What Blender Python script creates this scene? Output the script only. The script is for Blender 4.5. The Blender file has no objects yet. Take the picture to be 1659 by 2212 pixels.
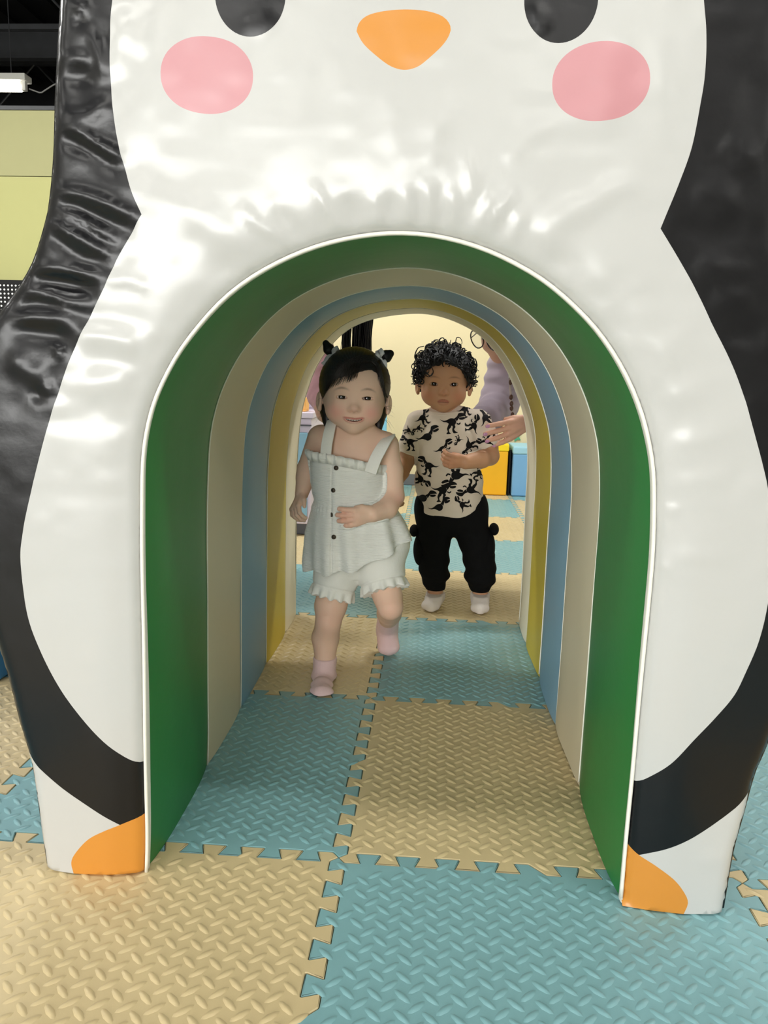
import bpy, bmesh, math, random
import numpy as np
from mathutils import Vector, Matrix
from mathutils.geometry import delaunay_2d_cdt, tessellate_polygon
from mathutils.bvhtree import BVHTree

random.seed(7)
RNG = np.random.default_rng(11)
scene = bpy.context.scene
C = scene.collection
PI = math.pi

# ------------------------------------------------------------------ camera
IMG_W, IMG_H = 1659, 2212
F_PX, PITCH, YAW, ROLL = 1696.0, 0.17525, -0.06104, 0.0262
CAM = np.array([0.12126, -1.08042, 0.72777])
_cy, _sy, _cp, _sp = math.cos(YAW), math.sin(YAW), math.cos(PITCH), math.sin(PITCH)
FWD = np.array([_sy*_cp, _cy*_cp, -_sp])
_r = np.array([_cy, -_sy, 0.0]); _u = np.cross(_r, FWD)
RIGHT = math.cos(ROLL)*_r + math.sin(ROLL)*_u
UP = -math.sin(ROLL)*_r + math.cos(ROLL)*_u
cd = bpy.data.cameras.new('camera')
cam = bpy.data.objects.new('camera', cd)
cd.sensor_fit = 'VERTICAL'; cd.sensor_height = 36.0; cd.sensor_width = 27.0
cd.lens = F_PX/IMG_H*36.0
cd.clip_start = 0.02; cd.clip_end = 60
_m = Matrix(((RIGHT[0], UP[0], -FWD[0], CAM[0]), (RIGHT[1], UP[1], -FWD[1], CAM[1]),
             (RIGHT[2], UP[2], -FWD[2], CAM[2]), (0, 0, 0, 1)))
cam.matrix_world = _m
C.objects.link(cam)
scene.camera = cam

def at(x, y, Y):
    """point of the room seen at photo position (x, y) at depth Y"""
    d = FWD*F_PX + RIGHT*(x-IMG_W/2) - UP*(y-IMG_H/2)
    t = (Y-CAM[1])/d[1]
    return CAM + d*t

# ------------------------------------------------------------------ world, exposure
world = bpy.data.worlds.new('world'); scene.world = world
world.use_nodes = True
world.node_tree.nodes['Background'].inputs[0].default_value = (0.9, 0.95, 1.0, 1)
world.node_tree.nodes['Background'].inputs[1].default_value = 0.05
scene.view_settings.view_transform = 'Standard'
scene.view_settings.look = 'None'
scene.view_settings.gamma = 1.0
scene.view_settings.use_curve_mapping = False
scene.view_settings.exposure = 0.22
TUBE_WATT = 16.0          # light of every ceiling tube
TUBE_COL = (1.0, 0.99, 0.97)
FILL_WATT = 435.0       # added fill light from behind the viewer, lifts the tunnel interior
wd_ = bpy.data.lights.new('added_front_fill', 'AREA'); wd_.shape = 'RECTANGLE'; wd_.size = 6.0; wd_.size_y = 2.3
wd_.energy = FILL_WATT; wd_.color = (1.0, 0.985, 0.955)
wo_ = bpy.data.objects.new('added_front_fill', wd_); C.objects.link(wo_)
wo_.location = (-3.0, -7.93, 1.55); wo_.rotation_euler = (PI/2, 0, 0)

# ------------------------------------------------------------------ helpers
def lin(r, g, b):
    f = lambda c: (c/255/12.92) if c/255 <= 0.04045 else ((c/255+0.055)/1.055)**2.4
    return (f(r), f(g), f(b), 1.0)

MATS = {}
def mat(name, rgb, rough=0.5, spec=0.5, bump=None, emit=None, attr=None, noise=None, metal=0.0, sss=0.0, sheen=0.0, coat=0.0, alpha=None, trans=0.0):
    if name in MATS: return MATS[name]
    m = bpy.data.materials.new(name); m.use_nodes = True
    nt = m.node_tree; b = nt.nodes['Principled BSDF']
    col = lin(*rgb)
    b.inputs['Base Color'].default_value = col
    b.inputs['Roughness'].default_value = rough
    b.inputs['Specular IOR Level'].default_value = spec
    b.inputs['Metallic'].default_value = metal
    if sheen: b.inputs['Sheen Weight'].default_value = sheen
    if coat:
        b.inputs['Coat Weight'].default_value = coat; b.inputs['Coat Roughness'].default_value = 0.15
    if trans:
        b.inputs['Transmission Weight'].default_value = trans
    if alpha is not None: b.inputs['Alpha'].default_value = alpha
    if sss:
        b.inputs['Subsurface Weight'].default_value = sss
        b.inputs['Subsurface Radius'].default_value = (0.012, 0.005, 0.003)
        b.inputs['Subsurface Scale'].default_value = 1.0
    src = None
    if attr:
        a = nt.nodes.new('ShaderNodeVertexColor'); a.layer_name = attr
        src = a.outputs['Color']
        nt.links.new(src, b.inputs['Base Color'])
    tc = nt.nodes.new('ShaderNodeTexCoord')
    if noise:   # (scale, amount): gentle mottling of the colour
        n = nt.nodes.new('ShaderNodeTexNoise'); n.inputs['Scale'].default_value = noise[0]; n.inputs['Detail'].default_value = 4
        nt.links.new(tc.outputs['Object'], n.inputs['Vector'])
        mx = nt.nodes.new('ShaderNodeMix'); mx.data_type = 'RGBA'; mx.blend_type = 'MULTIPLY'
        mr = nt.nodes.new('ShaderNodeMapRange')
        mr.inputs['To Min'].default_value = 1-noise[1]; mr.inputs['To Max'].default_value = 1.0
        mr.inputs['From Min'].default_value = 0.3; mr.inputs['From Max'].default_value = 0.7
        nt.links.new(n.outputs['Fac'], mr.inputs['Value'])
        cmb = nt.nodes.new('ShaderNodeCombineColor')
        for k in range(3): nt.links.new(mr.outputs['Result'], cmb.inputs[k])
        mx.inputs[0].default_value = 1.0
        if src: nt.links.new(src, mx.inputs[6])
        else: mx.inputs[6].default_value = col
        nt.links.new(cmb.outputs['Color'], mx.inputs[7])
        nt.links.new(mx.outputs[2], b.inputs['Base Color'])
    if bump:    # list of (kind, scale(3), strength, distance)
        prev = None
        for kind, sc, st, dist in bump:
            mp = nt.nodes.new('ShaderNodeMapping'); mp.inputs['Scale'].default_value = sc
            nt.links.new(tc.outputs['Object'], mp.inputs['Vector'])
            if kind == 'noise':
                t = nt.nodes.new('ShaderNodeTexNoise'); t.inputs['Scale'].default_value = 1; t.inputs['Detail'].default_value = 5
                o = t.outputs['Fac']
            elif kind == 'wave':
                t = nt.nodes.new('ShaderNodeTexWave'); t.inputs['Scale'].default_value = 1; t.inputs['Distortion'].default_value = 2.0
                t.bands_direction = 'Z'
                o = t.outputs['Fac']
            else:
                t = nt.nodes.new('ShaderNodeTexVoronoi'); t.inputs['Scale'].default_value = 1
                o = t.outputs['Distance']
            nt.links.new(mp.outputs['Vector'], t.inputs['Vector'])
            bn = nt.nodes.new('ShaderNodeBump'); bn.inputs['Strength'].default_value = st; bn.inputs['Distance'].default_value = dist
            nt.links.new(o, bn.inputs['Height'])
            if prev: nt.links.new(prev, bn.inputs['Normal'])
            prev = bn.outputs['Normal']
        nt.links.new(prev, b.inputs['Normal'])
    if emit:
        b.inputs['Emission Color'].default_value = lin(*emit[0]); b.inputs['Emission Strength'].default_value = emit[1]
    MATS[name] = m
    return m

def np_mesh(name, V, Fs, smooth=True):
    """V: (n,3) floats; Fs: (m,k) int array, or a list of index lists"""
    me = bpy.data.meshes.new(name)
    V = np.asarray(V, dtype=np.float32)
    if isinstance(Fs, np.ndarray):
        m, k = Fs.shape
        me.vertices.add(len(V)); me.vertices.foreach_set('co', V.ravel())
        me.loops.add(m*k); me.loops.foreach_set('vertex_index', Fs.astype(np.int32).ravel())
        me.polygons.add(m); me.polygons.foreach_set('loop_start', np.arange(0, m*k, k, dtype=np.int32))
        me.polygons.foreach_set('use_smooth', np.full(m, smooth))
        me.update(calc_edges=True); me.validate()
    else:
        me.from_pydata([tuple(map(float, v)) for v in V], [], [list(f) for f in Fs])
        me.polygons.foreach_set('use_smooth', np.full(len(me.polygons), smooth)); me.update()
    return me

def link(name, me, material=None, parent=None, loc=None):
    o = bpy.data.objects.new(name, me)
    if material is not None and me is not None and not me.materials: me.materials.append(material)
    C.objects.link(o)
    if parent is not None: o.parent = parent
    if loc is not None: o.location = loc
    return o

def empty(name, loc=(0, 0, 0), label=None, cat=None, group=None):
    o = bpy.data.objects.new(name, None); o.empty_display_size = 0.05
    C.objects.link(o); o.location = loc
    if label: o['label'] = label
    if cat: o['category'] = cat
    if group: o['group'] = group
    return o

def tag(o, label, cat, group=None):
    o['label'] = label; o['category'] = cat
    if group: o['group'] = group
    return o

def structure(o):
    o['kind'] = 'structure'; return o

class MB:
    """collects shapes into one mesh"""
    def __init__(self): self.v = []; self.f = []
    def box(self, a, b, bevel=0.0):
        x0, y0, z0 = a; x1, y1, z1 = b
        if bevel <= 0:
            n = len(self.v)
            self.v += [(x0,y0,z0),(x1,y0,z0),(x1,y1,z0),(x0,y1,z0),(x0,y0,z1),(x1,y0,z1),(x1,y1,z1),(x0,y1,z1)]
            self.f += [[n+i for i in q] for q in ((0,3,2,1),(4,5,6,7),(0,1,5,4),(1,2,6,5),(2,3,7,6),(3,0,4,7))]
        else:
            bm = bmesh.new()
            bmesh.ops.create_cube(bm, size=1.0)
            for v in bm.verts:
                v.co = Vector(((x0+x1)/2+v.co.x*(x1-x0), (y0+y1)/2+v.co.y*(y1-y0), (z0+z1)/2+v.co.z*(z1-z0)))
            bmesh.ops.bevel(bm, geom=list(bm.edges), offset=bevel, segments=3, affect='EDGES', profile=0.5)
            self.add_bm(bm)
        return self
    def add_bm(self, bm):
        n = len(self.v); bm.verts.index_update()
        self.v += [tuple(v.co) for v in bm.verts]
        self.f += [[n+v.index for v in f.verts] for f in bm.faces]
        bm.free()
    def tube(self, pts, rad, sides=8, caps=True, closed=False):
        pts = [Vector(p) for p in pts]; k = len(pts)
        rads = [rad]*k if isinstance(rad, (int, float)) else list(rad)
        n = len(self.v); ref = None
        for i, p in enumerate(pts):
            a = pts[(i-1) % k] if (closed or i > 0) else p
            b = pts[(i+1) % k] if (closed or i < k-1) else p
            t = (b-a).normalized()
            if ref is None: ref = t.orthogonal().normalized()
            ref = (ref - t*ref.dot(t))
            if ref.length < 1e-6: ref = t.orthogonal()
            ref.normalize(); bi = t.cross(ref)
            for s in range(sides):
                an = 2*PI*s/sides
                self.v.append(tuple(p + (ref*math.cos(an)+bi*math.sin(an))*rads[i]))
        for i in range(k if closed else k-1):
            j = (i+1) % k
            for s in range(sides):
                s2 = (s+1) % sides
                self.f.append([n+i*sides+s, n+i*sides+s2, n+j*sides+s2, n+j*sides+s])
        if caps and not closed:
            self.f.append([n+s for s in range(sides)][::-1])
            self.f.append([n+(k-1)*sides+s for s in range(sides)])
        return self
    def ball(self, c, r, seg=16, rings=10):
        bm = bmesh.new(); bmesh.ops.create_uvsphere(bm, u_segments=seg, v_segments=rings, radius=1)
        rr = (r, r, r) if isinstance(r, (int, float)) else r
        for v in bm.verts: v.co = Vector((c[0]+v.co.x*rr[0], c[1]+v.co.y*rr[1], c[2]+v.co.z*rr[2]))
        self.add_bm(bm); return self
    def build(self, name, material, parent=None, smooth=False):
        me = np_mesh(name, self.v, self.f, smooth)
        return link(name, me, material, parent)

def catmull(pts, step):
    """smooth open curve through 2-D or 3-D points, sampled about every step"""
    P = np.array(pts, float)
    P = np.vstack([2*P[0]-P[1], P, 2*P[-1]-P[-2]])
    out = []
    for i in range(1, len(P)-2):
        p0, p1, p2, p3 = P[i-1], P[i], P[i+1], P[i+2]
        n = max(1, int(round(np.linalg.norm(p2-p1)/step)))
        for t in np.arange(n)/n:
            out.append(0.5*((2*p1)+(-p0+p2)*t+(2*p0-5*p1+4*p2-p3)*t*t+(-p0+3*p1-3*p2+p3)*t**3))
    out.append(P[-2])
    return np.array(out)

def resample(P, n):
    P = np.asarray(P, float)
    s = np.concatenate([[0], np.cumsum(np.linalg.norm(np.diff(P, axis=0), axis=1))])
    q = np.linspace(0, s[-1], n)
    return np.stack([np.interp(q, s, P[:, k]) for k in range(P.shape[1])], 1)

def inside(P, X, Z):
    """point-in-polygon for arrays"""
    r = np.zeros(np.shape(X), bool); n = len(P)
    for i in range(n):
        x0, z0 = P[i]; x1, z1 = P[(i+1) % n]
        if z0 == z1: continue
        c = ((z0 > Z) != (z1 > Z)) & (X < (x1-x0)*(Z-z0)/(z1-z0)+x0)
        r ^= c
    return r

def seg_dist(P, X, Z):
    """distance of points to an open polyline, and the arc position 0..1 of the foot point"""
    d = np.full(np.shape(X), 1e9); s = np.zeros(np.shape(X))
    L = np.concatenate([[0], np.cumsum(np.linalg.norm(np.diff(P, axis=0), axis=1))])
    for i in range(len(P)-1):
        a, b = P[i], P[i+1]; ab = b-a; l2 = (ab@ab)+1e-12
        t = np.clip(((X-a[0])*ab[0]+(Z-a[1])*ab[1])/l2, 0, 1)
        dd = np.hypot(X-a[0]-t*ab[0], Z-a[1]-t*ab[1])
        m = dd < d
        d = np.where(m, dd, d); s = np.where(m, (L[i]+t*(L[i+1]-L[i]))/L[-1], s)
    return d, s

def vnoise2(X, Z, seed=0):
    """smooth value noise, about -1..1"""
    r = np.random.default_rng(seed).uniform(-1, 1, (64, 64))
    xi = np.floor(X).astype(int); zi = np.floor(Z).astype(int)
    fx = X-xi; fz = Z-zi; fx = fx*fx*(3-2*fx); fz = fz*fz*(3-2*fz)
    g = lambda a, b: r[a % 64, b % 64]
    return (g(xi, zi)*(1-fx)+g(xi+1, zi)*fx)*(1-fz)+(g(xi, zi+1)*(1-fx)+g(xi+1, zi+1)*fx)*fz

# ------------------------------------------------------------------ the room
BACK_Y = 4.08
RX0, RX1, RY0, RY1, RZ = -6.2, 5.2, -8.0, 9.5, 4.3
m_wall = mat('cream wall paint', (226, 212, 172), 0.7, 0.3, bump=[('noise', (60, 60, 60), 0.1, 0.002)])
m_wallg = mat('pale yellow-green shaded wall', (178, 177, 120), 0.7, 0.3, bump=[('noise', (60, 60, 60), 0.1, 0.002)])  # dimmer left end of the back wall, its shade put into the colour
m_outer = mat('grey-white wall paint', (205, 203, 196), 0.8, 0.3, noise=(2, 0.06))
m_black = mat('black ceiling paint', (22, 23, 26), 0.6, 0.3, noise=(3, 0.3))
m_steel = mat('dark painted steel', (58, 60, 64), 0.45, 0.5, noise=(8, 0.2))
m_base = mat('grey baseboard', (104, 106, 108), 0.5, 0.5, noise=(10, 0.05))
m_sub = mat('grey concrete', (150, 148, 142), 0.8, 0.3, noise=(4, 0.15), bump=[('noise', (40, 40, 40), 0.2, 0.002)])

floor = MB().box((RX0, RY0, -0.10), (RX1, RY1, -0.0135)).build('floor', m_sub)
structure(floor)

def wallbox(name, a, b, m):
    return structure(MB().box(a, b).build(name, m))
SPLIT_X = -0.95
wallbox('wall_back', (SPLIT_X, BACK_Y, 0.003), (RX1-0.01, BACK_Y+0.12, 2.36), m_wall)
wl = wallbox('wall_back_left', (RX0+0.01, BACK_Y, 0.003), (SPLIT_X-0.004, BACK_Y+0.12, 1.905), m_wallg)
MB().box((RX0+0.01, BACK_Y-0.004, 1.909), (SPLIT_X-0.004, BACK_Y+0.12, 2.30)).build('upper_panel', mat('olive-cream shaded panel', (166, 164, 120), 0.7, 0.3, noise=(3, 0.04)), wl)  # same dimness put into the panel's colour
MB().box((RX0+0.01, BACK_Y-0.012, 2.302), (SPLIT_X-0.004, BACK_Y+0.13, 2.325)).build('cap_rail', m_steel, wl)
wallbox('baseboard_back', (SPLIT_X+0.005, BACK_Y-0.014, 0.004), (RX1-0.02, BACK_Y-0.001, 0.074), m_base)
wallbox('wall_left', (RX0-0.12, RY0, -0.01), (RX0, RY1, RZ), m_outer)
wallbox('wall_right', (RX1, RY0, -0.01), (RX1+0.12, RY1, RZ), m_outer)
wallbox('wall_front', (RX0, RY0-0.12, -0.01), (RX1, RY0, RZ), m_outer)
wallbox('wall_far', (RX0, RY1, -0.01), (RX1, RY1+0.12, RZ), m_black)

ceil = structure(MB().box((RX0, RY0, RZ), (RX1, RY1, RZ+0.1)).build('ceiling', m_black))
rib = np_mesh('deck_rib', *(lambda b: (b.v, b.f))(MB().box((-0.05, RY0+0.02, -0.04), (0.05, RY1-0.02, -0.001))), False)
rib.materials.append(m_black)
for k in range(int((RX1-RX0)/0.3)):
    link('deck_rib', rib, None, ceil, (RX0+0.2+k*0.3, 0, RZ))
def ibeam(y, z0, z1, w=0.09, t=0.012):
    b = MB()
    b.box((RX0+0.02, y-w/2, z0), (RX1-0.02, y+w/2, z0+t)); b.box((RX0+0.02, y-w/2, z1-t), (RX1-0.02, y+w/2, z1))
    b.box((RX0+0.02, y-t/2, z0+t), (RX1-0.02, y+t/2, z1-t))
    o = b.build('steel_beam', m_steel, ceil); return o
for y in (-5.5, -2.0, 1.5, 5.0, 7.4): ibeam(y, 3.80, 4.12)
def joist(y):
    o = MB()
    o.box((RX0+0.02, y-0.03, 3.60), (RX1-0.02, y-0.004, 3.64)); o.box((RX0+0.02, y+0.004, 3.60), (RX1-0.02, y+0.03, 3.64))
    o.box((RX0+0.02, y-0.03, 4.10), (RX1-0.02, y+0.03, 4.15))
    j = o.build('open_web_joist', m_steel, ceil)
    x = RX0+0.1; up = False
    while x < RX1-0.6:
        MB().tube([(x, y, 4.12 if up else 3.62), (x+0.5, y, 3.62 if up else 4.12)], 0.011, 6).build('web_bar', m_steel, j)
        x += 0.5; up = not up
for y in (3.4, 6.2, 8.4): joist(y)

# ceiling tube lights, each with its own light
m_tube = mat('glowing fluorescent tube', (255, 252, 240), 0.4, 0.2, emit=((255, 250, 236), 12.0))
m_fix = mat('white enamelled housing', (225, 225, 220), 0.4, 0.5, noise=(10, 0.04))
hs = MB().box((-0.64, -0.06, 0.045), (0.64, 0.06, 0.095), 0.006)
hs_me = np_mesh('housing', hs.v, hs.f, False); hs_me.materials.append(m_fix)
tb = MB().tube([(-0.58, 0, 0), (0.58, 0, 0)], 0.030, 12); tb_me = np_mesh('tube', tb.v, tb.f, True); tb_me.materials.append(m_tube)
so = MB().box((-0.02, -0.02, -0.022), (0.02, 0.02, 0.045))
so_me = np_mesh('socket', so.v, so.f, False); so_me.materials.append(m_fix)
LIGHT_Y = (-5.3, -2.9, -0.70, 2.2, 5.62)
LIGHT_X = (-3.98, -1.45, 1.05, 3.6)
for iy, y in enumerate(LIGHT_Y):
    for ix, x in enumerate(LIGHT_X):
        z = 3.10
        if iy == 4 and ix == 0: q_ = at(57, 190, y); x, z = float(q_[0])-0.62, float(q_[2])
        if iy == 4 and ix == 0:
            lab = 'glowing fluorescent tube above the pale green wall at left edge'
            t = empty('tube_light', (x, y, z), lab, 'ceiling light')
        else:
            t = empty('tube_light', (x, y, z), 'fluorescent tube light hung from the black ceiling, out of view', 'ceiling light', 'unseen ceiling tube lights')
        link('housing', hs_me, None, t); link('tube', tb_me, None, t); [link('socket', so_me, None, t, (sx, 0, 0)) for sx in (-0.6, 0.6)]
        for sx in (-0.5, 0.5): MB().tube([(sx, 0, 0.095), (sx, 0, 4.26-z)], 0.004, 6).build('hanger', m_steel, t)
        ld = bpy.data.lights.new('tube_glow', 'AREA'); ld.shape = 'RECTANGLE'; ld.size = 1.16; ld.size_y = 0.09
        ld.energy = TUBE_WATT*(2.6 if y == 2.2 else 1.0); ld.color = TUBE_COL
        lo = bpy.data.objects.new('tube_glow', ld); C.objects.link(lo); lo.parent = t; lo.location = (0, 0, -0.045)
# power lead hanging beside the visible tube
p0, p1, p2 = at(63, 192, 5.62), at(85, 200, 5.62), at(108, 188, 5.62)
tag(MB().tube([tuple(v) for v in catmull([p0, p1, p2, p2+np.array([0.5, 0, 0.3]), p2+np.array([0.9, 0, 1.06])], 0.06)], 0.006, 6).build('power_cable', mat('grey cable', (150, 150, 150), 0.5, 0.5, noise=(20, 0.1)), None, True),
    'thin grey cable sagging from the lit ceiling tube', 'cable')

# ------------------------------------------------------------------ jigsaw foam mats
T = 0.6; TA = 0.0122; TD = 0.0042
def half():
    q = [(0.0, 0.0), (0.010, TA)]
    s = 1
    for k in range(1, 10):
        e = k*0.03
        q += [(e+TD, s*TA), (e-TD, -s*TA)]; s = -s
    q += [(0.288, s*TA)]
    return q
def edge_curve():
    a = half(); b = [(T-s, -o) for s, o in a][::-1]
    return a+b            # starts at +, ends at -
EC = edge_curve()
poly = [(s, -o) for s, o in EC[:-1]]                       # near edge
poly += [(T+o, s) for s, o in EC[:-1]]                     # right edge
poly += [(s, T-o) for s, o in EC[::-1][:-1]]               # far edge
poly += [(o, s) for s, o in EC[::-1][:-1]]                 # left edge
poly = np.array(poly)
def round_poly(P, r=0.0016):
    out = []
    n = len(P)
    for i in range(n):
        a, b, c = P[i-1], P[i], P[(i+1) % n]
        u = (a-b)/np.linalg.norm(a-b); v = (c-b)/np.linalg.norm(c-b)
        out += [b+u*r, b+(u+v)*r*0.3, b+v*r]
    return np.array(out)
rp = round_poly(poly)
def offset_poly(P, d):
    a = np.roll(P, 1, 0); b = np.roll(P, -1, 0)
    t = b-a; t /= np.linalg.norm(t, axis=1)[:, None]
    return P + np.stack([-t[:, 1], t[:, 0]], 1)*d        # inward for counter-clockwise
o1, o2 = offset_poly(rp, 0.0006), offset_poly(rp, 0.0018)
n = len(rp)
V = [(x, y, -0.012) for x, y in o1]+[(x, y, -0.0012) for x, y in o1]+[(x, y, 0.0) for x, y in o2]
Fq = []
for i in range(n):
    j = (i+1) % n
    Fq += [[i, j, n+j, n+i], [n+i, n+j, 2*n+j, 2*n+i]]
for tri in tessellate_polygon([[Vector((x, y, 0)) for x, y in o2]]):
    a, b, c = [o2[k] for k in tri]
    if (b[0]-a[0])*(c[1]-a[1])-(b[1]-a[1])*(c[0]-a[0]) < 0: tri = tri[::-1]
    Fq.append([2*n+k for k in tri])
def mat_tile(name, rgb):
    m = mat(name, rgb, 0.42, 0.5, noise=(14, 0.05), bump=[('noise', (900, 900, 900), 0.12, 0.0006), ('noise', (9, 9, 9), 0.15, 0.004)])
    return m
m_beige = mat_tile('beige foam', (202, 183, 139))
m_blue = mat_tile('teal blue foam', (124, 168, 172))
tile_me = {}
tread_me = {}
# raised tread: lens-shaped bumps in alternating diagonals
BX, BY, BL, BW, BH = 0.0333, 0.0300, 0.0150, 0.0052, 0.0018
lens = []
for k in range(8):
    a = 2*PI*k/8
    ca, sa = math.cos(a), math.sin(a)
    lens.append((BL*ca, BW*sa*(abs(sa)**0.3 if sa else 0), 0))
TV, TF = [], []
rows = int(T/(BY/2))
for r_ in range(rows):
    yy = (r_+0.5)*BY/2
    for c_ in range(18):
        xx = (c_+0.25+(0.5 if r_ % 2 else 0))*BX
        an = math.radians(135 if r_ % 2 == 0 else 45)
        ca, sa = math.cos(an), math.sin(an)
        ends = np.array([(xx+ca*BL*s, yy+sa*BL*s) for s in (-1.25, 0, 1.25)])
        if not inside(rp, ends[:, 0], ends[:, 1]).all(): continue
        b = len(TV)
        for (lx, ly, lz) in lens: TV.append((xx+ca*lx-sa*ly, yy+sa*lx+ca*ly, -0.0002))
        for (lx, ly, lz) in lens: TV.append((xx+(ca*lx-sa*ly)*0.62, yy+(sa*lx+ca*ly)*0.62, BH*0.8))
        TV.append((xx, yy, BH))
        for k in range(8):
            j = (k+1) % 8
            TF.append((b+k, b+j, b+8+j, b+8+k)); TF.append((b+8+k, b+8+j, b+16, b+16))
TF3 = [f if f[2] != f[3] else f[:3] for f in TF]
for nm, m in (('beige', m_beige), ('blue', m_blue)):
    me = np_mesh('foam_tile_'+nm, V, Fq, False); me.materials.append(m); tile_me[nm] = me
    me = np_mesh('tread_'+nm, TV, TF3, True); me.materials.append(m); tread_me[nm] = me
for i in range(-5, 6):
    for j in range(-3, 7):
        k = 'beige' if (i+j) % 2 == 0 else 'blue'
        t = link('foam_tile', tile_me[k], None, floor, (i*T, j*T, 0))
        tr = link('tread_pattern', tread_me[k], None, t); tr['kind'] = 'stuff'
# ------------------------------------------------------------------ penguin play tunnel
PY0, PY1 = -0.08, 1.20          # front and rear of the tunnel
def fr(x, y):
    p = at(x, y, PY0); return (p[0], p[2])
XC = 0.0665
tunnel = empty('penguin_play_tunnel', (XC, 0.56, 0.001), 'giant soft penguin-shaped play tunnel with striped rainbow arch inside', 'play tunnel')
def tpart(name, me, m, parent=None):
    o = link(name, me, m, parent or tunnel)
    if parent is None: o.matrix_parent_inverse = Matrix.Translation(-tunnel.location)
    return o

arch_f = [(-0.2750, 0.002), (-0.2722, 0.0617), (-0.2716, 0.1779), (-0.2690, 0.3445), (-0.2680, 0.4764), (-0.2657, 0.5543), (-0.2638, 0.598), (-0.2583, 0.6394), (-0.2441, 0.6881), (-0.2171, 0.7397), (-0.1937, 0.7714), (-0.1658, 0.803), (-0.14, 0.8263), (-0.1083, 0.848), (-0.0766, 0.8646), (-0.0452, 0.878), (-0.008, 0.8892), (0.0344, 0.8969), (0.0683, 0.8995), (0.1078, 0.8975), (0.1475, 0.8900), (0.1826, 0.8792), (0.2169, 0.8641), (0.248, 0.8473), (0.2799, 0.8239), (0.3139, 0.7933), (0.3372, 0.7656), (0.3576, 0.7355), (0.3738, 0.7053), (0.3854, 0.6779), (0.3937, 0.6514), (0.4006, 0.6249), (0.4053, 0.5905), (0.4103, 0.5177), (0.4109, 0.4554), (0.41, 0.3661), (0.4093, 0.2873), (0.409, 0.1928), (0.4083, 0.1092), (0.4084, 0.002)]
arch_b = [(-0.2805, 0.002), (-0.2800, 0.16), (-0.2797, 0.3219), (-0.2785, 0.4603), (-0.2679, 0.5962), (-0.2482, 0.6767), (-0.2154, 0.7565), (-0.1498, 0.8359), (-0.0712, 0.8762), (0.0333, 0.895), (0.1117, 0.8928), (0.1907, 0.8676), (0.2577, 0.826), (0.3133, 0.7567), (0.3573, 0.667), (0.3833, 0.5888), (0.394, 0.4826), (0.395, 0.3469), (0.3974, 0.138), (0.3960, 0.002)]
AF = resample(catmull(arch_f, 0.004), 240)
ABk = resample(catmull(arch_b, 0.004), 240)
for _ in range(4):          # take out tracing jitter
    for P in (AF, ABk): P[1:-1] = P[1:-1]*0.5+(P[:-2]+P[2:])*0.25

# outline of the whole penguin: measured where it is in view, carried on by symmetry
oL = [(-0.4237, 0.002), (-0.4289, 0.0612), (-0.4347, 0.1332), (-0.4389, 0.1685), (-0.4454, 0.1963), (-0.4535, 0.2308), (-0.4612, 0.2717), (-0.4700, 0.3122), (-0.492, 0.40), (-0.508, 0.48), (-0.512, 0.56), (-0.505, 0.64), (-0.486, 0.72), (-0.460, 0.775), (-0.4386, 0.8028), (-0.4189, 0.8261), (-0.399, 0.8575), (-0.3816, 0.9024), (-0.3742, 0.93), (-0.3661, 0.9842), (-0.3604, 1.0531), (-0.3509, 1.1406), (-0.342, 1.20), (-0.318, 1.29), (-0.265, 1.38), (-0.175, 1.45), (-0.06, 1.487), (0.066, 1.498)]
oR = [(0.549, 0.002), (0.5532, 0.0879), (0.561, 0.1435), (0.57, 0.2075), (0.5787, 0.2379), (0.597, 0.3122), (0.622, 0.40), (0.638, 0.48), (0.642, 0.56), (0.636, 0.64), (0.620, 0.72), (0.596, 0.775), (0.576, 0.8028), (0.557, 0.8261), (0.537, 0.8575), (0.520, 0.9024), (0.518, 0.93), (0.514, 0.9842), (0.512, 1.0531), (0.508, 1.1406), (0.498, 1.20), (0.456, 1.29), (0.400, 1.38), (0.308, 1.45), (0.192, 1.487), (0.066, 1.498)]
OUT = np.vstack([catmull(oL, 0.008), catmull(oR, 0.008)[::-1][1:]])
wL = [(-0.2300, 1.315), (-0.2600, 1.235), (-0.2772, 1.1555), (-0.2815, 1.11), (-0.2830, 1.0638), (-0.2809, 1.0326), (-0.2768, 1.001), (-0.2692, 0.969), (-0.2597, 0.9368), (-0.2487, 0.9125)]
wL2 = [(-0.2487, 0.9125), (-0.2666, 0.8847), (-0.2822, 0.8595), (-0.2995, 0.8255), (-0.3175, 0.7939), (-0.3373, 0.756), (-0.3542, 0.7205), (-0.3731, 0.6725), (-0.3877, 0.6299), (-0.4012, 0.5866), (-0.4121, 0.549), (-0.4235, 0.5044), (-0.4290, 0.4632), (-0.4240, 0.3906), (-0.4066, 0.3349), (-0.3814, 0.2835), (-0.3509, 0.2407), (-0.3223, 0.2084), (-0.2958, 0.1860), (-0.2830, 0.1785), (-0.2720, 0.1744)]
wR = [(0.3660, 1.315), (0.3940, 1.235), (0.4074, 1.1541), (0.4141, 1.1159), (0.4163, 1.0768), (0.4145, 1.0455), (0.409, 0.9971), (0.3978, 0.9565), (0.3807, 0.9051)]
wR2 = [(0.3807, 0.9051), (0.4079, 0.8668), (0.4327, 0.8286), (0.4518, 0.7952), (0.4774, 0.7523), (0.4957, 0.7143), (0.513, 0.67), (0.5287, 0.628), (0.5408, 0.5883), (0.5540, 0.525), (0.5548, 0.4593), (0.5492, 0.4027), (0.5374, 0.3593), (0.5253, 0.3249), (0.5043, 0.2927), (0.4797, 0.2601), (0.4535, 0.2237), (0.4264, 0.1986), (0.4088, 0.1867)]
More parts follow.
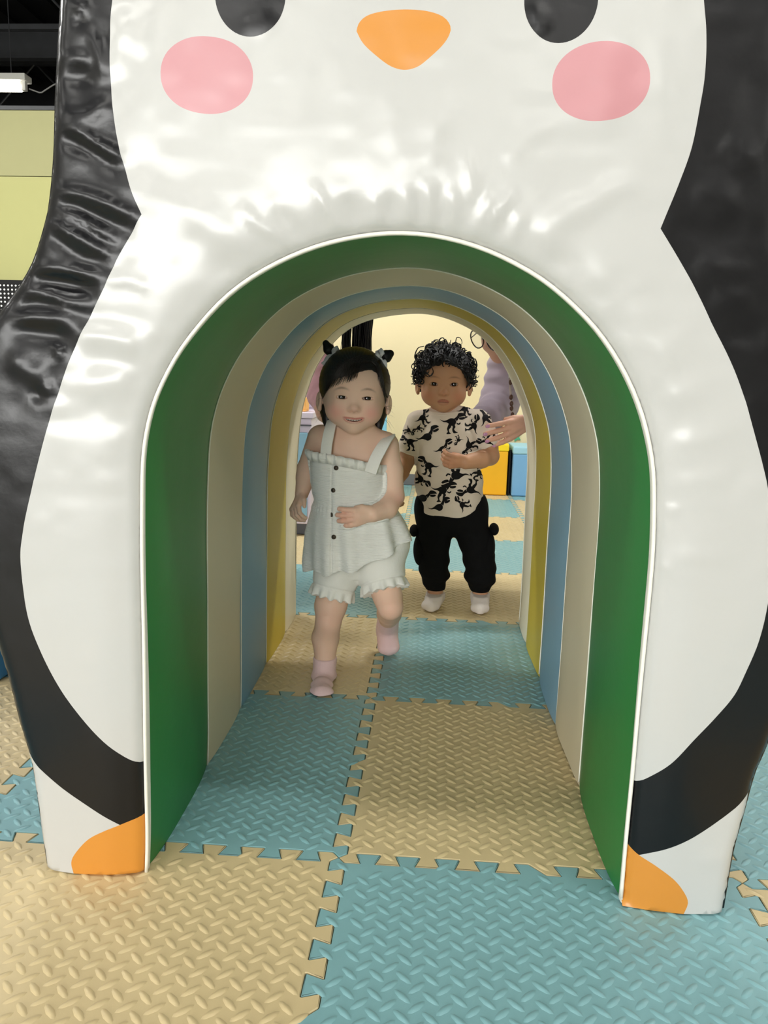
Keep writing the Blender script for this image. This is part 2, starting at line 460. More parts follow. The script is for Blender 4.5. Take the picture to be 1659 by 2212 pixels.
wT = [(-0.2300, 1.315), (-0.17, 1.375), (-0.08, 1.385), (0.0, 1.345), (0.066, 1.325), (0.13, 1.345), (0.215, 1.385), (0.305, 1.375), (0.3660, 1.315)]
cW = [catmull(c, 0.006) for c in (wL, wL2, wR, wR2, wT)]
bL = catmull([(-0.4375, 0.1849), (-0.4227, 0.166), (-0.3884, 0.1361), (-0.3482, 0.1093), (-0.3059, 0.0825)], 0.006)
bR = catmull([(0.5672, 0.1939), (0.5436, 0.1641), (0.5055, 0.1289), (0.4737, 0.1067), (0.4241, 0.0831)], 0.006)
ofL = catmull([(-0.2722, 0.0956), (-0.3059, 0.0825), (-0.33, 0.0722), (-0.3531, 0.0576), (-0.3733, 0.0335), (-0.3794, 0.0183), (-0.3765, 0.002)], 0.005)
ofR = catmull([(0.4083, 0.0945), (0.4241, 0.0831), (0.4489, 0.0701), (0.4729, 0.0528), (0.4884, 0.0334), (0.4941, 0.0189), (0.4898, 0.002)], 0.005)
def ell(cx, cz, rx, rz, tilt=0, n=56, p=2.0):
    a = np.linspace(0, 2*PI, n, endpoint=False)
    x = rx*np.sign(np.cos(a))*abs(np.cos(a))**(2/p); z = rz*np.sign(np.sin(a))*abs(np.sin(a))**(2/p)
    c, s = math.cos(tilt), math.sin(tilt)
    return np.stack([cx+c*x-s*z, cz+s*x+c*z], 1)
eyeL = ell(-0.1122, 1.1595, 0.0418, 0.0455); eyeR = ell(0.2478, 1.1530, 0.0418, 0.0455)
chL = ell(-0.1652, 1.0718, 0.0560, 0.0427, -0.06, p=2.15); chR = ell(0.2990, 1.0664, 0.0558, 0.0428, 0.06, p=2.15)
bk = [(0.0134, 1.12), (0.0156, 1.1281), (0.0243, 1.1362), (0.0419, 1.141), (0.0682, 1.1431), (0.0946, 1.1414), (0.1137, 1.1355), (0.1226, 1.1254), (0.1218, 1.116), (0.1135, 1.1039), (0.0964, 1.0889), (0.0849, 1.0815), (0.0702, 1.0785), (0.0552, 1.082), (0.0401, 1.0915), (0.022, 1.1065)]
beak = catmull(bk+bk[:1], 0.004)[:-1]

# --- folds of the vinyl cover, in metres out of the front plane
FOLDS = []
def fold(px, w, a, taper=0.35):
    FOLDS.append((np.array([fr(*q) for q in px]), w, a, taper))
for px, w, a in [
    ([(118, 130), (160, 126), (205, 132)], .0060, .0050), ([(122, 165), (165, 172), (205, 160)], .0070, -.0040),
    ([(116, 278), (162, 282), (217, 315), (272, 346)], .0052, .0066), ([(118, 268), (150, 250), (185, 255), (240, 225)], .006, .0045),
    ([(120, 296), (150, 305), (215, 340), (262, 372)], .0070, -.0060), ([(200, 60), (215, 120), (228, 170)], .005, .004),
    ([(135, 40), (170, 25), (195, 5)], .007, .005), ([(140, 15), (165, 40), (190, 50)], .005, -.005),
    ([(98, 430), (130, 417), (203, 431), (312, 478)], .0062, .0070), ([(100, 445), (162, 445), (230, 475), (300, 505)], .0070, -.0060),
    ([(104, 452), (162, 470), (258, 526)], .0056, .0066), ([(95, 480), (139, 492), (200, 528), (250, 552)], .0052, .0060),
    ([(95, 470), (140, 472), (210, 510), (262, 542)], .0055, -.0050), ([(90, 505), (125, 520), (180, 560), (238, 570)], .0062, -.0055),
    ([(48, 594), (75, 580), (145, 587), (226, 604)], .0050, .0072), ([(60, 612), (120, 606), (200, 622), (215, 625)], .0085, -.0075),
    ([(35, 630), (80, 628), (150, 650), (205, 660)], .0060, .0060), ([(10, 690), (80, 682), (150, 690), (185, 705)], .0075, .0060),
    ([(5, 715), (60, 718), (150, 735), (170, 745)], .0080, -.0055), ([(15, 665), (70, 660), (140, 665)], .007, -.005),
    ([(118, 830), (100, 845), (85, 850)], .005, .005), ([(140, 752), (120, 765)], .006, .005), ([(70, 860), (105, 845)], .006, -.004),
    ([(20, 780), (80, 800), (110, 805)], .012, .004),
    ([(735, 505), (715, 470), (690, 425), (672, 392)], .0048, .0052), ([(622, 517), (585, 500), (548, 478), (515, 440)], .0060, .0046),
    ([(815, 492), (812, 455), (806, 415)], .0050, .0044), ([(888, 490), (884, 450), (872, 400)], .0050, .0046),
    ([(935, 492), (930, 455), (922, 385)], .0048, .0044), ([(983, 498), (979, 460), (975, 405)], .0052, .0044),
    ([(1026, 510), (1040, 470), (1070, 415)], .0052, .0056), ([(1044, 512), (1075, 460), (1112, 412)], .0050, .0050),
    ([(1003, 320), (1015, 375), (1022, 440)], .0050, .0036), ([(1100, 530), (1118, 480), (1128, 455)], .0060, .0040),
    ([(1165, 560), (1195, 495), (1285, 432), (1400, 380)], .0120, .0056), ([(770, 500), (760, 455), (752, 420)], .0055, -.0030),
    ([(850, 490), (846, 455), (842, 420)], .0050, -.0030), ([(908, 490), (902, 450), (896, 410)], .0050, -.0030),
    ([(957, 492), (953, 450), (950, 400)], .0050, -.0030), ([(660, 530), (630, 490), (590, 440)], .0080, -.0036),
    ([(560, 570), (510, 520), (440, 470), (330, 400)], .0130, .0050), ([(520, 600), (450, 560), (360, 530)], .0130, -.0036),
    ([(830, 330), (845, 250), (850, 170)], .0120, .0022), ([(930, 370), (945, 260), (950, 160)], .0100, .0026),
    ([(280, 20), (262, 80), (255, 170)], .0080, .0036), ([(300, 130), (310, 60), (330, 10)], .0090, .0026),
    ([(1300, 300), (1310, 200), (1308, 60)], .0140, .0030), ([(1420, 60), (1428, 200), (1432, 330)], .0090, .0036),
    ([(1085, 350), (1140, 300), (1200, 280)], .0080, .0022), ([(250, 330), (330, 370), (420, 440)], .014, -.0030),
    ([(222, 600), (270, 606), (330, 622)], .0060, .0032), ([(165, 728), (230, 728), (300, 748)], .0100, .0034),
    ([(180, 780), (240, 775), (310, 790)], .0120, -.0028), ([(125, 832), (220, 828), (300, 812)], .0110, .0030),
    ([(150, 690), (230, 690), (340, 700)], .0120, -.0028), ([(110, 900), (200, 905), (290, 900)], .016, -.0022),
    ([(1440, 960), (1500, 952), (1560, 940)], .0080, .0034), ([(1450, 1045), (1510, 1038), (1600, 1022)], .0100, .0030),
    ([(1440, 1105), (1470, 1100)], .0050, .0030), ([(1440, 1205), (1520, 1200), (1600, 1196)], .0090, .0024),
    ([(1425, 1220), (1455, 1236)], .0045, .0030), ([(1420, 860), (1480, 850), (1530, 838)], .012, .0028),
    ([(1415, 780), (1470, 745), (1500, 720)], .014, .0026), ([(1490, 420), (1545, 425), (1600, 440)], .010, .0045),
    ([(1455, 480), (1530, 500), (1620, 498)], .012, -.004), ([(1500, 560), (1540, 580), (1640, 590)], .010, .004), ([(1530, 640), (1640, 650)], .012, .004),
    ([(1560, 720), (1655, 735)], .012, -.004), ([(1560, 300), (1600, 330), (1640, 320)], .012, .004), ([(1600, 870), (1655, 880)], .01, .003),
    ([(1590, 1050), (1655, 1052)], .012, .003), ([(1500, 1860), (1590, 1852)], .008, .0025), ([(590, 30), (560, 60), (520, 50)], .008, .003),
    ([(1150, 10), (1165, 40), (1180, 75)], .006, .003)]:
    fold(px, w, a*(0.5 if min(q[0] for q in px) > 1400 else 0.7 if min(q[0] for q in px) > 300 else 1.0))
ARCH_OPEN = AF

def front_relief(X, Z):
    """how far the cover stands out (towards the viewer) at each point of the front"""
    h = np.zeros_like(X)
    for P, w, a, tp in FOLDS:
        lo, hi = P.min(0)-4*w, P.max(0)+4*w
        m = (X > lo[0]) & (X < hi[0]) & (Z > lo[1]) & (Z < hi[1])
        if not m.any(): continue
        Q = catmull(P, 0.012)
        d, s = seg_dist(Q, X[m], Z[m])
        env = np.clip(s/tp, 0, 1)*np.clip((1-s)/tp, 0, 1); env = env*(2-env)
        h[m] += a*0.8*env*np.exp(-0.5*(d/w)**2)
    soft = np.clip((Z-0.25)/0.35, 0, 1)
    left = np.clip((-0.24-X)/0.05, 0, 1)*np.clip((Z-0.6)/0.1, 0, 1)
    h += (0.0009+0.0020*left)*soft*vnoise2(X*14+3, Z*16, 3)+(0.0005+0.0009*left)*soft*vnoise2(X*38, Z*52, 5)
    return h

step = 0.0058
gx, gz = np.meshgrid(np.arange(-0.53, 0.66, step), np.arange(0.004, 1.50, step))
gx = gx.ravel()+RNG.uniform(-1, 1, gx.size)*step*0.16; gz = gz.ravel()+RNG.uniform(-1, 1, gz.size)*step*0.16
AFl = AF.copy()
boundary = np.vstack([OUT, AFl[::-1]])          # closed: up the left outside, over, down the right, back along the arch
ins = inside(boundary, gx, gz)
gx, gz = gx[ins], gz[ins]
curves = [boundary]+cW+[bL, bR, ofL, ofR]
closed = [eyeL, eyeR, chL, chR, beak]
keep = np.ones(len(gx), bool)
allc = np.vstack(curves+closed)
# thin the grid close to the drawn lines
cell = {}
for q in allc: cell.setdefault((int(q[0]//step), int(q[1]//step)), []).append(q)
for i in range(len(gx)):
    a, b = int(gx[i]//step), int(gz[i]//step)
    for da in (-1, 0, 1):
        for db in (-1, 0, 1):
            for q in cell.get((a+da, b+db), ()):
                if abs(q[0]-gx[i])+abs(q[1]-gz[i]) < step*0.55: keep[i] = False
gx, gz = gx[keep], gz[keep]
verts, edges = [], []
def addc(P, close=False):
    b = len(verts); verts.extend(Vector((float(x), float(z))) for x, z in P)
    k = len(P)
    edges.extend((b+i, b+i+1) for i in range(k-1))
    if close: edges.append((b+k-1, b))
addc(boundary, True)
for c_ in curves[1:]: addc(c_)
for c_ in closed: addc(c_, True)
verts.extend(Vector((float(x), float(z))) for x, z in zip(gx, gz))
ov, oe, of, *_ = delaunay_2d_cdt(verts, edges, [], 0, 2e-4)
PV = np.array([tuple(v) for v in ov]); PF = np.array([f for f in of if len(f) == 3])
cen = PV[PF].mean(1)
okf = inside(boundary, cen[:, 0], cen[:, 1])
PF, cen = PF[okf], cen[okf]
A, B_, C_ = PV[PF[:, 0]], PV[PF[:, 1]], PV[PF[:, 2]]
flip = ((B_[:, 0]-A[:, 0])*(C_[:, 1]-A[:, 1])-(B_[:, 1]-A[:, 1])*(C_[:, 0]-A[:, 0])) < 0
PF[flip] = PF[flip][:, ::-1]
cx, cz = cen[:, 0], cen[:, 1]
reg = np.zeros(len(PF), int)                       # 0 = black
iA = 0
white_poly = np.vstack([cW[1][::-1][:-1], cW[0][::-1][:-1], cW[4][:-1], cW[2][:-1], cW[3], np.array([[0.30, 0.17], [-0.2, 0.17]])])
reg[inside(white_poly, cx, cz)] = 1
footL = np.vstack([bL, ofL[1:2], [[-0.27, 0.06], [-0.27, -0.05], [-0.5, -0.05], [-0.5, 0.1849]]])
footR = np.vstack([bR, ofR[1:2], [[0.40, 0.06], [0.40, -0.05], [0.7, -0.05], [0.7, 0.1939]]])
reg[inside(footL, cx, cz)] = 2; reg[inside(footR, cx, cz)] = 3
reg[inside(np.vstack([ofL, [[-0.25, 0.002], [-0.25, 0.0956]]]), cx, cz)] = 4
reg[inside(np.vstack([ofR, [[0.39, 0.002], [0.39, 0.0945]]]), cx, cz)] = 5
for k, P in enumerate(closed): reg[inside(P, cx, cz)] = 6+k
H = front_relief(PV[:, 0], PV[:, 1])
dA, _s = seg_dist(AF[::2], PV[:, 0], PV[:, 1]); dO, _s = seg_dist(OUT[::1], PV[:, 0], PV[:, 1])
def roundover(d, r): 
    q = np.clip(1-d/r, 0, 1); return r*(1-np.sqrt(np.clip(1-q*q, 0, 1)))
edge = np.clip(dA/0.03, 0, 1)
back = roundover(dA, 0.016)*0.9+roundover(dO, 0.02)*0.9+0.010*np.exp(-(dA/0.035)**2)
P3 = np.stack([PV[:, 0], PY0+back-H*np.clip(dA/0.012, 0, 1)*np.clip(dO/0.030, 0.05, 1)-0.004*np.clip(dO/0.1, 0, 1), PV[:, 1]], 1)
vin_b = [('noise', (1500, 1500, 1500), 0.05, 0.0004), ('noise', (30, 30, 30), 0.06, 0.004)]
m_white = mat('glossy white vinyl', (190, 190, 187), 0.22, 0.45, bump=vin_b)
m_blackv = mat('glossy black vinyl', (17, 17, 19), 0.28, 0.38, bump=[('noise', (1500, 1500, 1500), 0.05, 0.0004), ('noise', (42, 42, 42), 0.10, 0.004)])
m_orange = mat('orange vinyl', (204, 136, 52), 0.32, 0.5, bump=vin_b)
m_pink = mat('pink vinyl', (194, 138, 143), 0.30, 0.5, bump=vin_b)
def region(name, k, m, parent=None):
    f = PF[np.isin(reg, k)]
    if len(f) == 0: return None
    u, inv = np.unique(f.ravel(), return_inverse=True)
    o = tpart(name, np_mesh(name, P3[u], inv.reshape(-1, 3)), m, parent)
    return o
# neighbouring pieces share their seam vertices, so normals match closely
black = region('black_cover', [0], m_blackv); black['label'] = 'wrinkled glossy black vinyl'
whitep = region('white_face_and_belly', [1], m_white); whitep['label'] = 'glossy white vinyl face and belly'
region('foot_panel', [2], m_white); region('foot_panel', [3], m_white)
region('orange_foot', [4], m_orange); region('orange_foot', [5], m_orange)
region('eye', [6], m_blackv); region('eye', [7], m_blackv)
region('cheek', [8], m_pink); region('cheek', [9], m_pink)
region('beak', [10], m_orange)

# --- outer side cover and rear
OB = resample(OUT, 220)
def sweep(P0, P1, ys, bulge=0.0, inward=None, wob=None):
    n = len(P0); V = []
    for k, y in enumerate(ys):
        t = (y-PY0)/(PY1-PY0)
        P = P0*(1-t)+P1*t
        if inward is not None: P = P+inward*bulge[k]
        V += [(x, y, z) for x, z in P]
    F_ = []
    for k in range(len(ys)-1):
        for i in range(n-1):
            a = k*n+i; F_.append((a, a+1, a+n+1, a+n))
    return np.array(V), np.array(F_)
Vs, Fs_ = sweep(OB, OB, [PY0+0.018, 0.2, 0.5, 0.8, PY1])
tpart('side_cover', np_mesh('side_cover', Vs, Fs_[:, ::-1]), m_blackv)
ep = MB().tube([(x, PY0+0.019, z) for x, z in OB], 0.0030, 6)
tpart('edge_piping', np_mesh('edge_piping', ep.v, ep.f, True), mat('black piping', (14, 14, 15), 0.25, 0.6, noise=(60, 0.1)))
rb = np.vstack([OB, resample(ABk, 120)[::-1]])
tri = tessellate_polygon([[Vector((x, z, 0)) for x, z in rb]])
tpart('rear_cover', np_mesh('rear_cover', [(x, PY1, z) for x, z in rb], [list(t) for t in tri], False), m_blackv)

# --- striped lining
def normals_in(P):
    t = np.gradient(P, axis=0); t /= np.linalg.norm(t, axis=1)[:, None]
    return np.stack([t[:, 1], -t[:, 0]], 1)       # towards the opening (the arch runs left foot, crown, right foot)
NIN = normals_in(AF)
def lin_mat(name, rgb): return mat(name, rgb, 0.45, 0.45, bump=[('noise', (1200, 1200, 1200), 0.06, 0.0004), ('noise', (7, 7, 7), 0.2, 0.01)])
stripes = [('lining_trim', PY0+0.012, -0.050, lin_mat('white lining vinyl', (233, 231, 224)), 0.002),
           ('green_stripe', -0.050, 0.250, lin_mat('green lining vinyl', (38, 122, 58)), 0.007),
           ('cream_stripe', 0.250, 0.505, lin_mat('cream lining vinyl', (208, 198, 170)), 0.005),
           ('light_blue_stripe', 0.505, 0.768, lin_mat('light blue lining vinyl', (126, 166, 190)), 0.005),
           ('yellow_stripe', 0.768, 1.020, lin_mat('yellow lining vinyl', (205, 184, 54)), 0.005),
           ('white_stripe', 1.020, PY1, lin_mat('off-white lining vinyl', (232, 224, 200)), 0.004)]
for nm, y0, y1, m, bl in stripes:
    tt = np.linspace(0, 1, 13)
    ys = y0+(y1-y0)*tt
    prof = bl*(1-np.abs(2*tt-1)**3.2)
    Vs, Fs_ = sweep(AF, ABk, ys, prof, NIN)
    # slow unevenness of the padding
    wv = vnoise2(Vs[:, 1]*6+5, Vs[:, 2]*4+Vs[:, 0]*3, 9)*0.0025
    Vs[:, 0] += wv*np.where(Vs[:, 0] < XC, 1, -1)
    tpart(nm, np_mesh(nm, Vs, Fs_[:, ::-1]), m)
m_pipe = mat('cream piping', (240, 238, 226), 0.4, 0.5, noise=(60, 0.04))
def seam(y, r, m, name='piping'):
    t = (y-PY0)/(PY1-PY0); P = AF*(1-t)+ABk*t+NIN*0.0008
    me = MB().tube([(x, y, z) for x, z in P[::2]], r, 6)
    tpart(name, np_mesh(name, me.v, me.f, True), m)
seam(PY0+0.013, 0.0028, m_pipe)
for y in (0.250, 0.505, 0.768, 1.020, PY1-0.002): seam(y, 0.0013, m_pipe, 'seam')
# ------------------------------------------------------------------ solid modelling of bodies and clothes
class Field:
    """signed distance on a grid; smooth unions and carvings, then one continuous surface"""
    def __init__(s, lo, hi, h):
        s.lo = np.array(lo, np.float32); s.h = h
        s.n = np.ceil((np.array(hi)-s.lo)/h).astype(int)+1
        s.F = np.full(s.n, 0.2, np.float32)
    def win(s, lo, hi):
        a = np.clip(np.floor((np.array(lo)-s.lo)/s.h).astype(int), 0, s.n-1)
        b = np.clip(np.ceil((np.array(hi)-s.lo)/s.h).astype(int)+1, 1, s.n)
        sl = tuple(slice(int(i), int(max(i+1, j))) for i, j in zip(a, b))
        ax = [s.lo[k]+s.h*np.arange(sl[k].start, sl[k].stop, dtype=np.float32) for k in range(3)]
        return sl, np.meshgrid(*ax, indexing='ij', sparse=True)
    def put(s, fn, lo, hi, k=0.0, carve=False):
        m = max(k, 0)+3*s.h
        sl, (X, Y, Z) = s.win(np.array(lo)-m, np.array(hi)+m)
        d = fn(X, Y, Z); a = s.F[sl]
        if carve:
            d = -d
            if k > 0:
                q = np.maximum(k-np.abs(a-d), 0)/k; s.F[sl] = np.maximum(a, d)+q*q*k*0.25
            else: s.F[sl] = np.maximum(a, d)
        else:
            if k > 0:
                q = np.maximum(k-np.abs(a-d), 0)/k; s.F[sl] = np.minimum(a, d)-q*q*k*0.25
            else: s.F[sl] = np.minimum(a, d)
    def cone(s, a, b, ra, rb, k=0.0, carve=False):
        a = np.array(a, np.float32); b = np.array(b, np.float32); ab = b-a; l2 = float(ab@ab)+1e-12
        def fn(X, Y, Z):
            t = np.clip(((X-a[0])*ab[0]+(Y-a[1])*ab[1]+(Z-a[2])*ab[2])/l2, 0, 1)
            return np.sqrt((X-a[0]-t*ab[0])**2+(Y-a[1]-t*ab[1])**2+(Z-a[2]-t*ab[2])**2)-(ra+(rb-ra)*t)
        r = max(ra, rb)
        s.put(fn, np.minimum(a, b)-r, np.maximum(a, b)+r, k, carve)
    def chain(s, pts, rads, k=0.0):
        for i in range(len(pts)-1): s.cone(pts[i], pts[i+1], rads[i], rads[i+1], k if i == 0 else min(k, 0.006) if k else 0.004)
    def ell(s, c, r, k=0.0, R=None, carve=False):
        c = np.array(c, np.float32); r = np.array(r, np.float32)
        R = np.eye(3, dtype=np.float32) if R is None else np.array(R, np.float32)
        def fn(X, Y, Z):
            x, y, z = X-c[0], Y-c[1], Z-c[2]
            u = R[0, 0]*x+R[0, 1]*y+R[0, 2]*z; v = R[1, 0]*x+R[1, 1]*y+R[1, 2]*z; w = R[2, 0]*x+R[2, 1]*y+R[2, 2]*z
            k0 = np.sqrt((u/r[0])**2+(v/r[1])**2+(w/r[2])**2)
            k1 = np.sqrt((u/r[0]**2)**2+(v/r[1]**2)**2+(w/r[2]**2)**2)+1e-9
            return k0*(k0-1)/k1
        m = float(r.max())
        s.put(fn, c-m, c+m, k, carve)
    def sample(s, o):
        """values of another field on this grid"""
        I0, T_ = [], []
        ok = []
        for k in range(3):
            g = (s.lo[k]+s.h*np.arange(s.n[k])-o.lo[k])/o.h
            i0 = np.clip(np.floor(g).astype(int), 0, o.n[k]-2); I0.append(i0); T_.append(np.clip(g-i0, 0, 1).astype(np.float32)); ok.append((g >= 0) & (g <= o.n[k]-1))
        R_ = 0
        for a in (0, 1):
            for b in (0, 1):
                for c in (0, 1):
                    w = (T_[0] if a else 1-T_[0])[:, None, None]*(T_[1] if b else 1-T_[1])[None, :, None]*(T_[2] if c else 1-T_[2])[None, None, :]
                    R_ = R_+o.F[np.ix_(I0[0]+a, I0[1]+b, I0[2]+c)]*w
        R_[~(ok[0][:, None, None] & ok[1][None, :, None] & ok[2][None, None, :])] = .2
        return R_
    def wrap(s, body, off, mask, k=0.004):
        """let this garment enclose the body wherever mask < 0"""
        d = s.sample(body)-off
        ax = [s.lo[q]+s.h*np.arange(s.n[q], dtype=np.float32) for q in range(3)]
        d = np.maximum(d, mask(*np.meshgrid(*ax, indexing='ij', sparse=True)))
        q = np.maximum(k-np.abs(s.F-d), 0)/k; s.F = np.minimum(s.F, d)-q*q*k*0.25
    def surface(s):
        F = s.F; F = np.pad(F, 1, constant_values=0.2); lo = s.lo-s.h
        S = F < 0
        n = S.shape
        c = S[:-1, :-1, :-1].astype(np.int8)
        for dx in (0, 1):
            for dy in (0, 1):
                for dz in (0, 1):
                    if dx+dy+dz: c = c+S[dx:n[0]-1+dx, dy:n[1]-1+dy, dz:n[2]-1+dz]
        act = (c > 0) & (c < 8)
        I = np.argwhere(act)
        idx = np.full(act.shape, -1, np.int32); idx[act] = np.arange(len(I))
        i, j, k = I.T
        acc = np.zeros((len(I), 3)); cnt = np.zeros(len(I))
        for ax in range(3):
            o1, o2 = [q for q in range(3) if q != ax]
            for a in (0, 1):
                for b in (0, 1):
                    p = [0, 0, 0]; p[o1] = a; p[o2] = b; q = list(p); q[ax] = 1
                    v0 = F[i+p[0], j+p[1], k+p[2]]; v1 = F[i+q[0], j+q[1], k+q[2]]
                    m = (v0 < 0) != (v1 < 0)
                    t = np.where(m, v0/np.where(m, v0-v1, 1), 0)
                    pos = np.zeros((len(I), 3)); pos[:, 0] = p[0]; pos[:, 1] = p[1]; pos[:, 2] = p[2]; pos[:, ax] = t
                    acc += pos*m[:, None]; cnt += m
        V = (I+acc/cnt[:, None])*s.h+lo
        Q = []
        for ax in range(3):
            o1, o2 = [(1, 2), (2, 0), (0, 1)][ax]
            sl0 = [slice(1, n[q]-1) for q in range(3)]; sl0[ax] = slice(0, n[ax]-1)
            sl1 = list(sl0); sl1[ax] = slice(1, n[ax])
            a, b = S[tuple(sl0)], S[tuple(sl1)]
            E_ = np.argwhere(a != b)
            inn = a[tuple(E_.T)]
            base = E_+np.array([1 if q != ax else 0 for q in range(3)])
            def cell(d1, d2):
                p = base.copy(); p[:, o1] -= d1; p[:, o2] -= d2
                return idx[p[:, 0], p[:, 1], p[:, 2]]
            q = np.stack([cell(1, 1), cell(0, 1), cell(0, 0), cell(1, 0)], 1)
            q[~inn] = q[~inn][:, ::-1]
            Q.append(q)
        Q = np.vstack(Q)
        Q = Q[(Q >= 0).all(1)]
        return V, Q

def relax(V, Q, it=2, lam=0.5):
    """light smoothing that keeps the shape"""
    n = len(V)
    e = np.vstack([Q[:, [0, 1]], Q[:, [1, 2]], Q[:, [2, 3]], Q[:, [3, 0]]])
    for q in range(it):
        for l in (lam, -lam*1.04):
            S_ = np.zeros_like(V); c = np.bincount(e.ravel(), minlength=n)
            for k in range(3): S_[:, k] = np.bincount(e[:, 0], V[e[:, 1], k], n)+np.bincount(e[:, 1], V[e[:, 0], k], n)
            V = V+l*(S_/np.maximum(c, 1)[:, None]-V)
    return V

def solid(fld, name, m, parent, smooth=2, color=None):
    V, Q = fld.surface()
    V = relax(V, Q, smooth)
    me = np_mesh(name, V, Q)
    if color is not None:
        ca = me.color_attributes.new('tint', 'FLOAT_COLOR', 'POINT')
        col = np.ones((len(V), 4), np.float32); col[:, :3] = color(V)
        ca.data.foreach_set('color', col.ravel())
    o = link(name, me, m)
    if parent is not None:
        o.parent = parent; o.matrix_parent_inverse = Matrix.Translation(-parent.location)
    return o
def child(o, parent):
    """parent keeping world coordinates (parents here are only translated)"""
    o.parent = parent
    t = Vector((0, 0, 0)); p = parent
    while p is not None: t = t+p.location; p = p.parent
    o.matrix_parent_inverse = Matrix.Translation(-t) if parent.type == 'EMPTY' else Matrix.Identity(4)
    return o

def nrm(v): v = np.array(v, float); return v/np.linalg.norm(v)
class Frame:
    """u = to the viewer's right, v = up, w = out of the face"""
    def __init__(s, c, fwd, roll=0.0):
        s.c = np.array(c, float); w = nrm(fwd)
        u = nrm(np.cross([0, 0, 1.0], w)); v = np.cross(w, u)
        cr, sr = math.cos(roll), math.sin(roll)
        s.u = cr*u+sr*v; s.v = -sr*u+cr*v; s.w = w
        s.R = np.stack([s.u, s.v, s.w])
    def P(s, a, b, c): return s.c+s.u*a+s.v*b+s.w*c
    def loc(s, V): return (np.asarray(V)-s.c)@s.R.T

def hand(f, W, d, th, n, L, r, curls, spread=0.16, thumb=(0.6, 0.4), k=0.006):
    """W wrist, d towards the fingers, th towards the thumb side, n where the palm faces; curls per finger"""
    d, n = nrm(d), nrm(n); th = nrm(np.array(th)-np.dot(th, d)*d); n = nrm(np.cross(d, th))*(1 if np.dot(np.cross(d, th), n) > 0 else -1)
    kn = []
    pw = L*0.20
    for i in range(4):
        o = (1.5-i)/1.5
        K = np.array(W)+d*L*(0.50-0.03*abs(o+0.3))+th*pw*o*0.95
        f.cone(np.array(W)+th*pw*0.5*o+d*L*0.06, K, r*1.25, r*1.15, k)
        kn.append(K)
    f.cone(np.array(W)+d*L*0.2, np.array(W)+d*L*0.36, r*1.7, r*1.7, k)
    tips = []
    for i, K in enumerate(kn):
        o = (1.5-i)/1.5; ln = L*(0.47, 0.52, 0.48, 0.38)[i]
        dd = nrm(d+th*spread*o); p = K; ang = 0
        for sgm, fr_ in enumerate((0.45, 0.30, 0.25)):
            ang += curls[i]*(0.7, 1.0, 0.7)[sgm]
            q = p+(dd*math.cos(ang)+n*math.sin(ang))*ln*fr_
            f.cone(p, q, r*(1.0, 0.95, 0.88)[sgm], r*(0.95, 0.88, 0.80)[sgm], 0.0015)
            last = q-p; p = q
        tips.append((p, nrm(last)))
    b = np.array(W)+th*pw*0.75+d*L*0.10
    m_ = b+th*L*0.16*thumb[0]*1.6+d*L*0.17+n*L*0.06*thumb[1]
    e = m_+th*L*0.04*thumb[0]+d*L*0.16+n*L*0.10*thumb[1]
    f.cone(b, m_, r*1.3, r*1.1, k); f.cone(m_, e, r*1.1, r*0.85, 0.002)
    tips.append((e, nrm(e-m_)))
    return tips, n

def head(f, H, s=1.0, smile=False, wide=1.0, k=0.012, neck=None):
    P = lambda a, b, c: H.P(a*s, b*s, c*s)
    E = lambda c, r, k_=0.012, carve=False, R=H.R: f.ell(P(*c), np.array(r)*s, k_*s, R, carve)
    E((0, .030, -.032), (.073*wide, .078, .087), 0)
    E((0, -.021, -.014), (.0615*wide, .055, .061), .03)
    E((-.0315, -.031, .014), (.030, .027, .031), .018); E((.0315, -.031, .014), (.030, .027, .031), .018)
    E((0, -.057, .020), (.029, .023, .028), .016); E((0, -.068, .026), (.015, .012, .015), .012)
    E((0, .034, .016), (.055, .040, .040), .02)
    # lids around the eyes
    for sg in (-1, 1):
        E((sg*.029, .000, .0315), (.0160, .0118, .0130), .010)
        E((sg*.029, -.0135, .034), (.014, .006, .010), .010)          # soft bag under the eye
    # nose
    f.cone(P(0, -.010, .0440), P(0, -.022, .0520), .0055*s, .0072*s, .014*s)
    E((0, -.0245, .0540), (.0088, .0076, .0080), .006)
    for sg in (-1, 1):
        E((sg*.0092, -.0268, .0480), (.0060, .0054, .0062), .004)
        E((sg*.0048, -.0320, .0548), (.0027, .0020, .0040), .002, True)
    # ears
    for sg in (-1, 1):
        R = Frame(P(sg*.077*wide, -.012, -.022), H.w*0.45+H.u*sg*0.9, 0).R
        f.ell(P(sg*.078*wide, -.012, -.024), np.array((.013, .022, .006))*s, .006*s, R)
        f.ell(P(sg*.083*wide, -.011, -.019), np.array((.007, .013, .004))*s, .004*s, R, True)
        E((sg*.0765*wide, -.030, -.019), (.005, .006, .004), .004)

def lips(f, H, s, pts_u, pts_l, ru, rl, cavity=None, ck=0.002):
    P = lambda q: H.P(q[0]*s, q[1]*s, q[2]*s)
    if cavity is not None:
        for (c, r) in cavity: f.ell(P(c), np.array(r)*s, ck*s, H.R, True)
    U = catmull([P(q) for q in pts_u], 0.003); L = catmull([P(q) for q in pts_l], 0.003)
    for C_, rr in ((U, ru), (L, rl)):
        n = len(C_)
        for i in range(n-1):
            t = (i+0.5)/(n-1); w = rr*s*(0.45+0.55*math.sin(PI*t))
            f.cone(C_[i], C_[i+1], w, w, .0025*s)
    return U, L

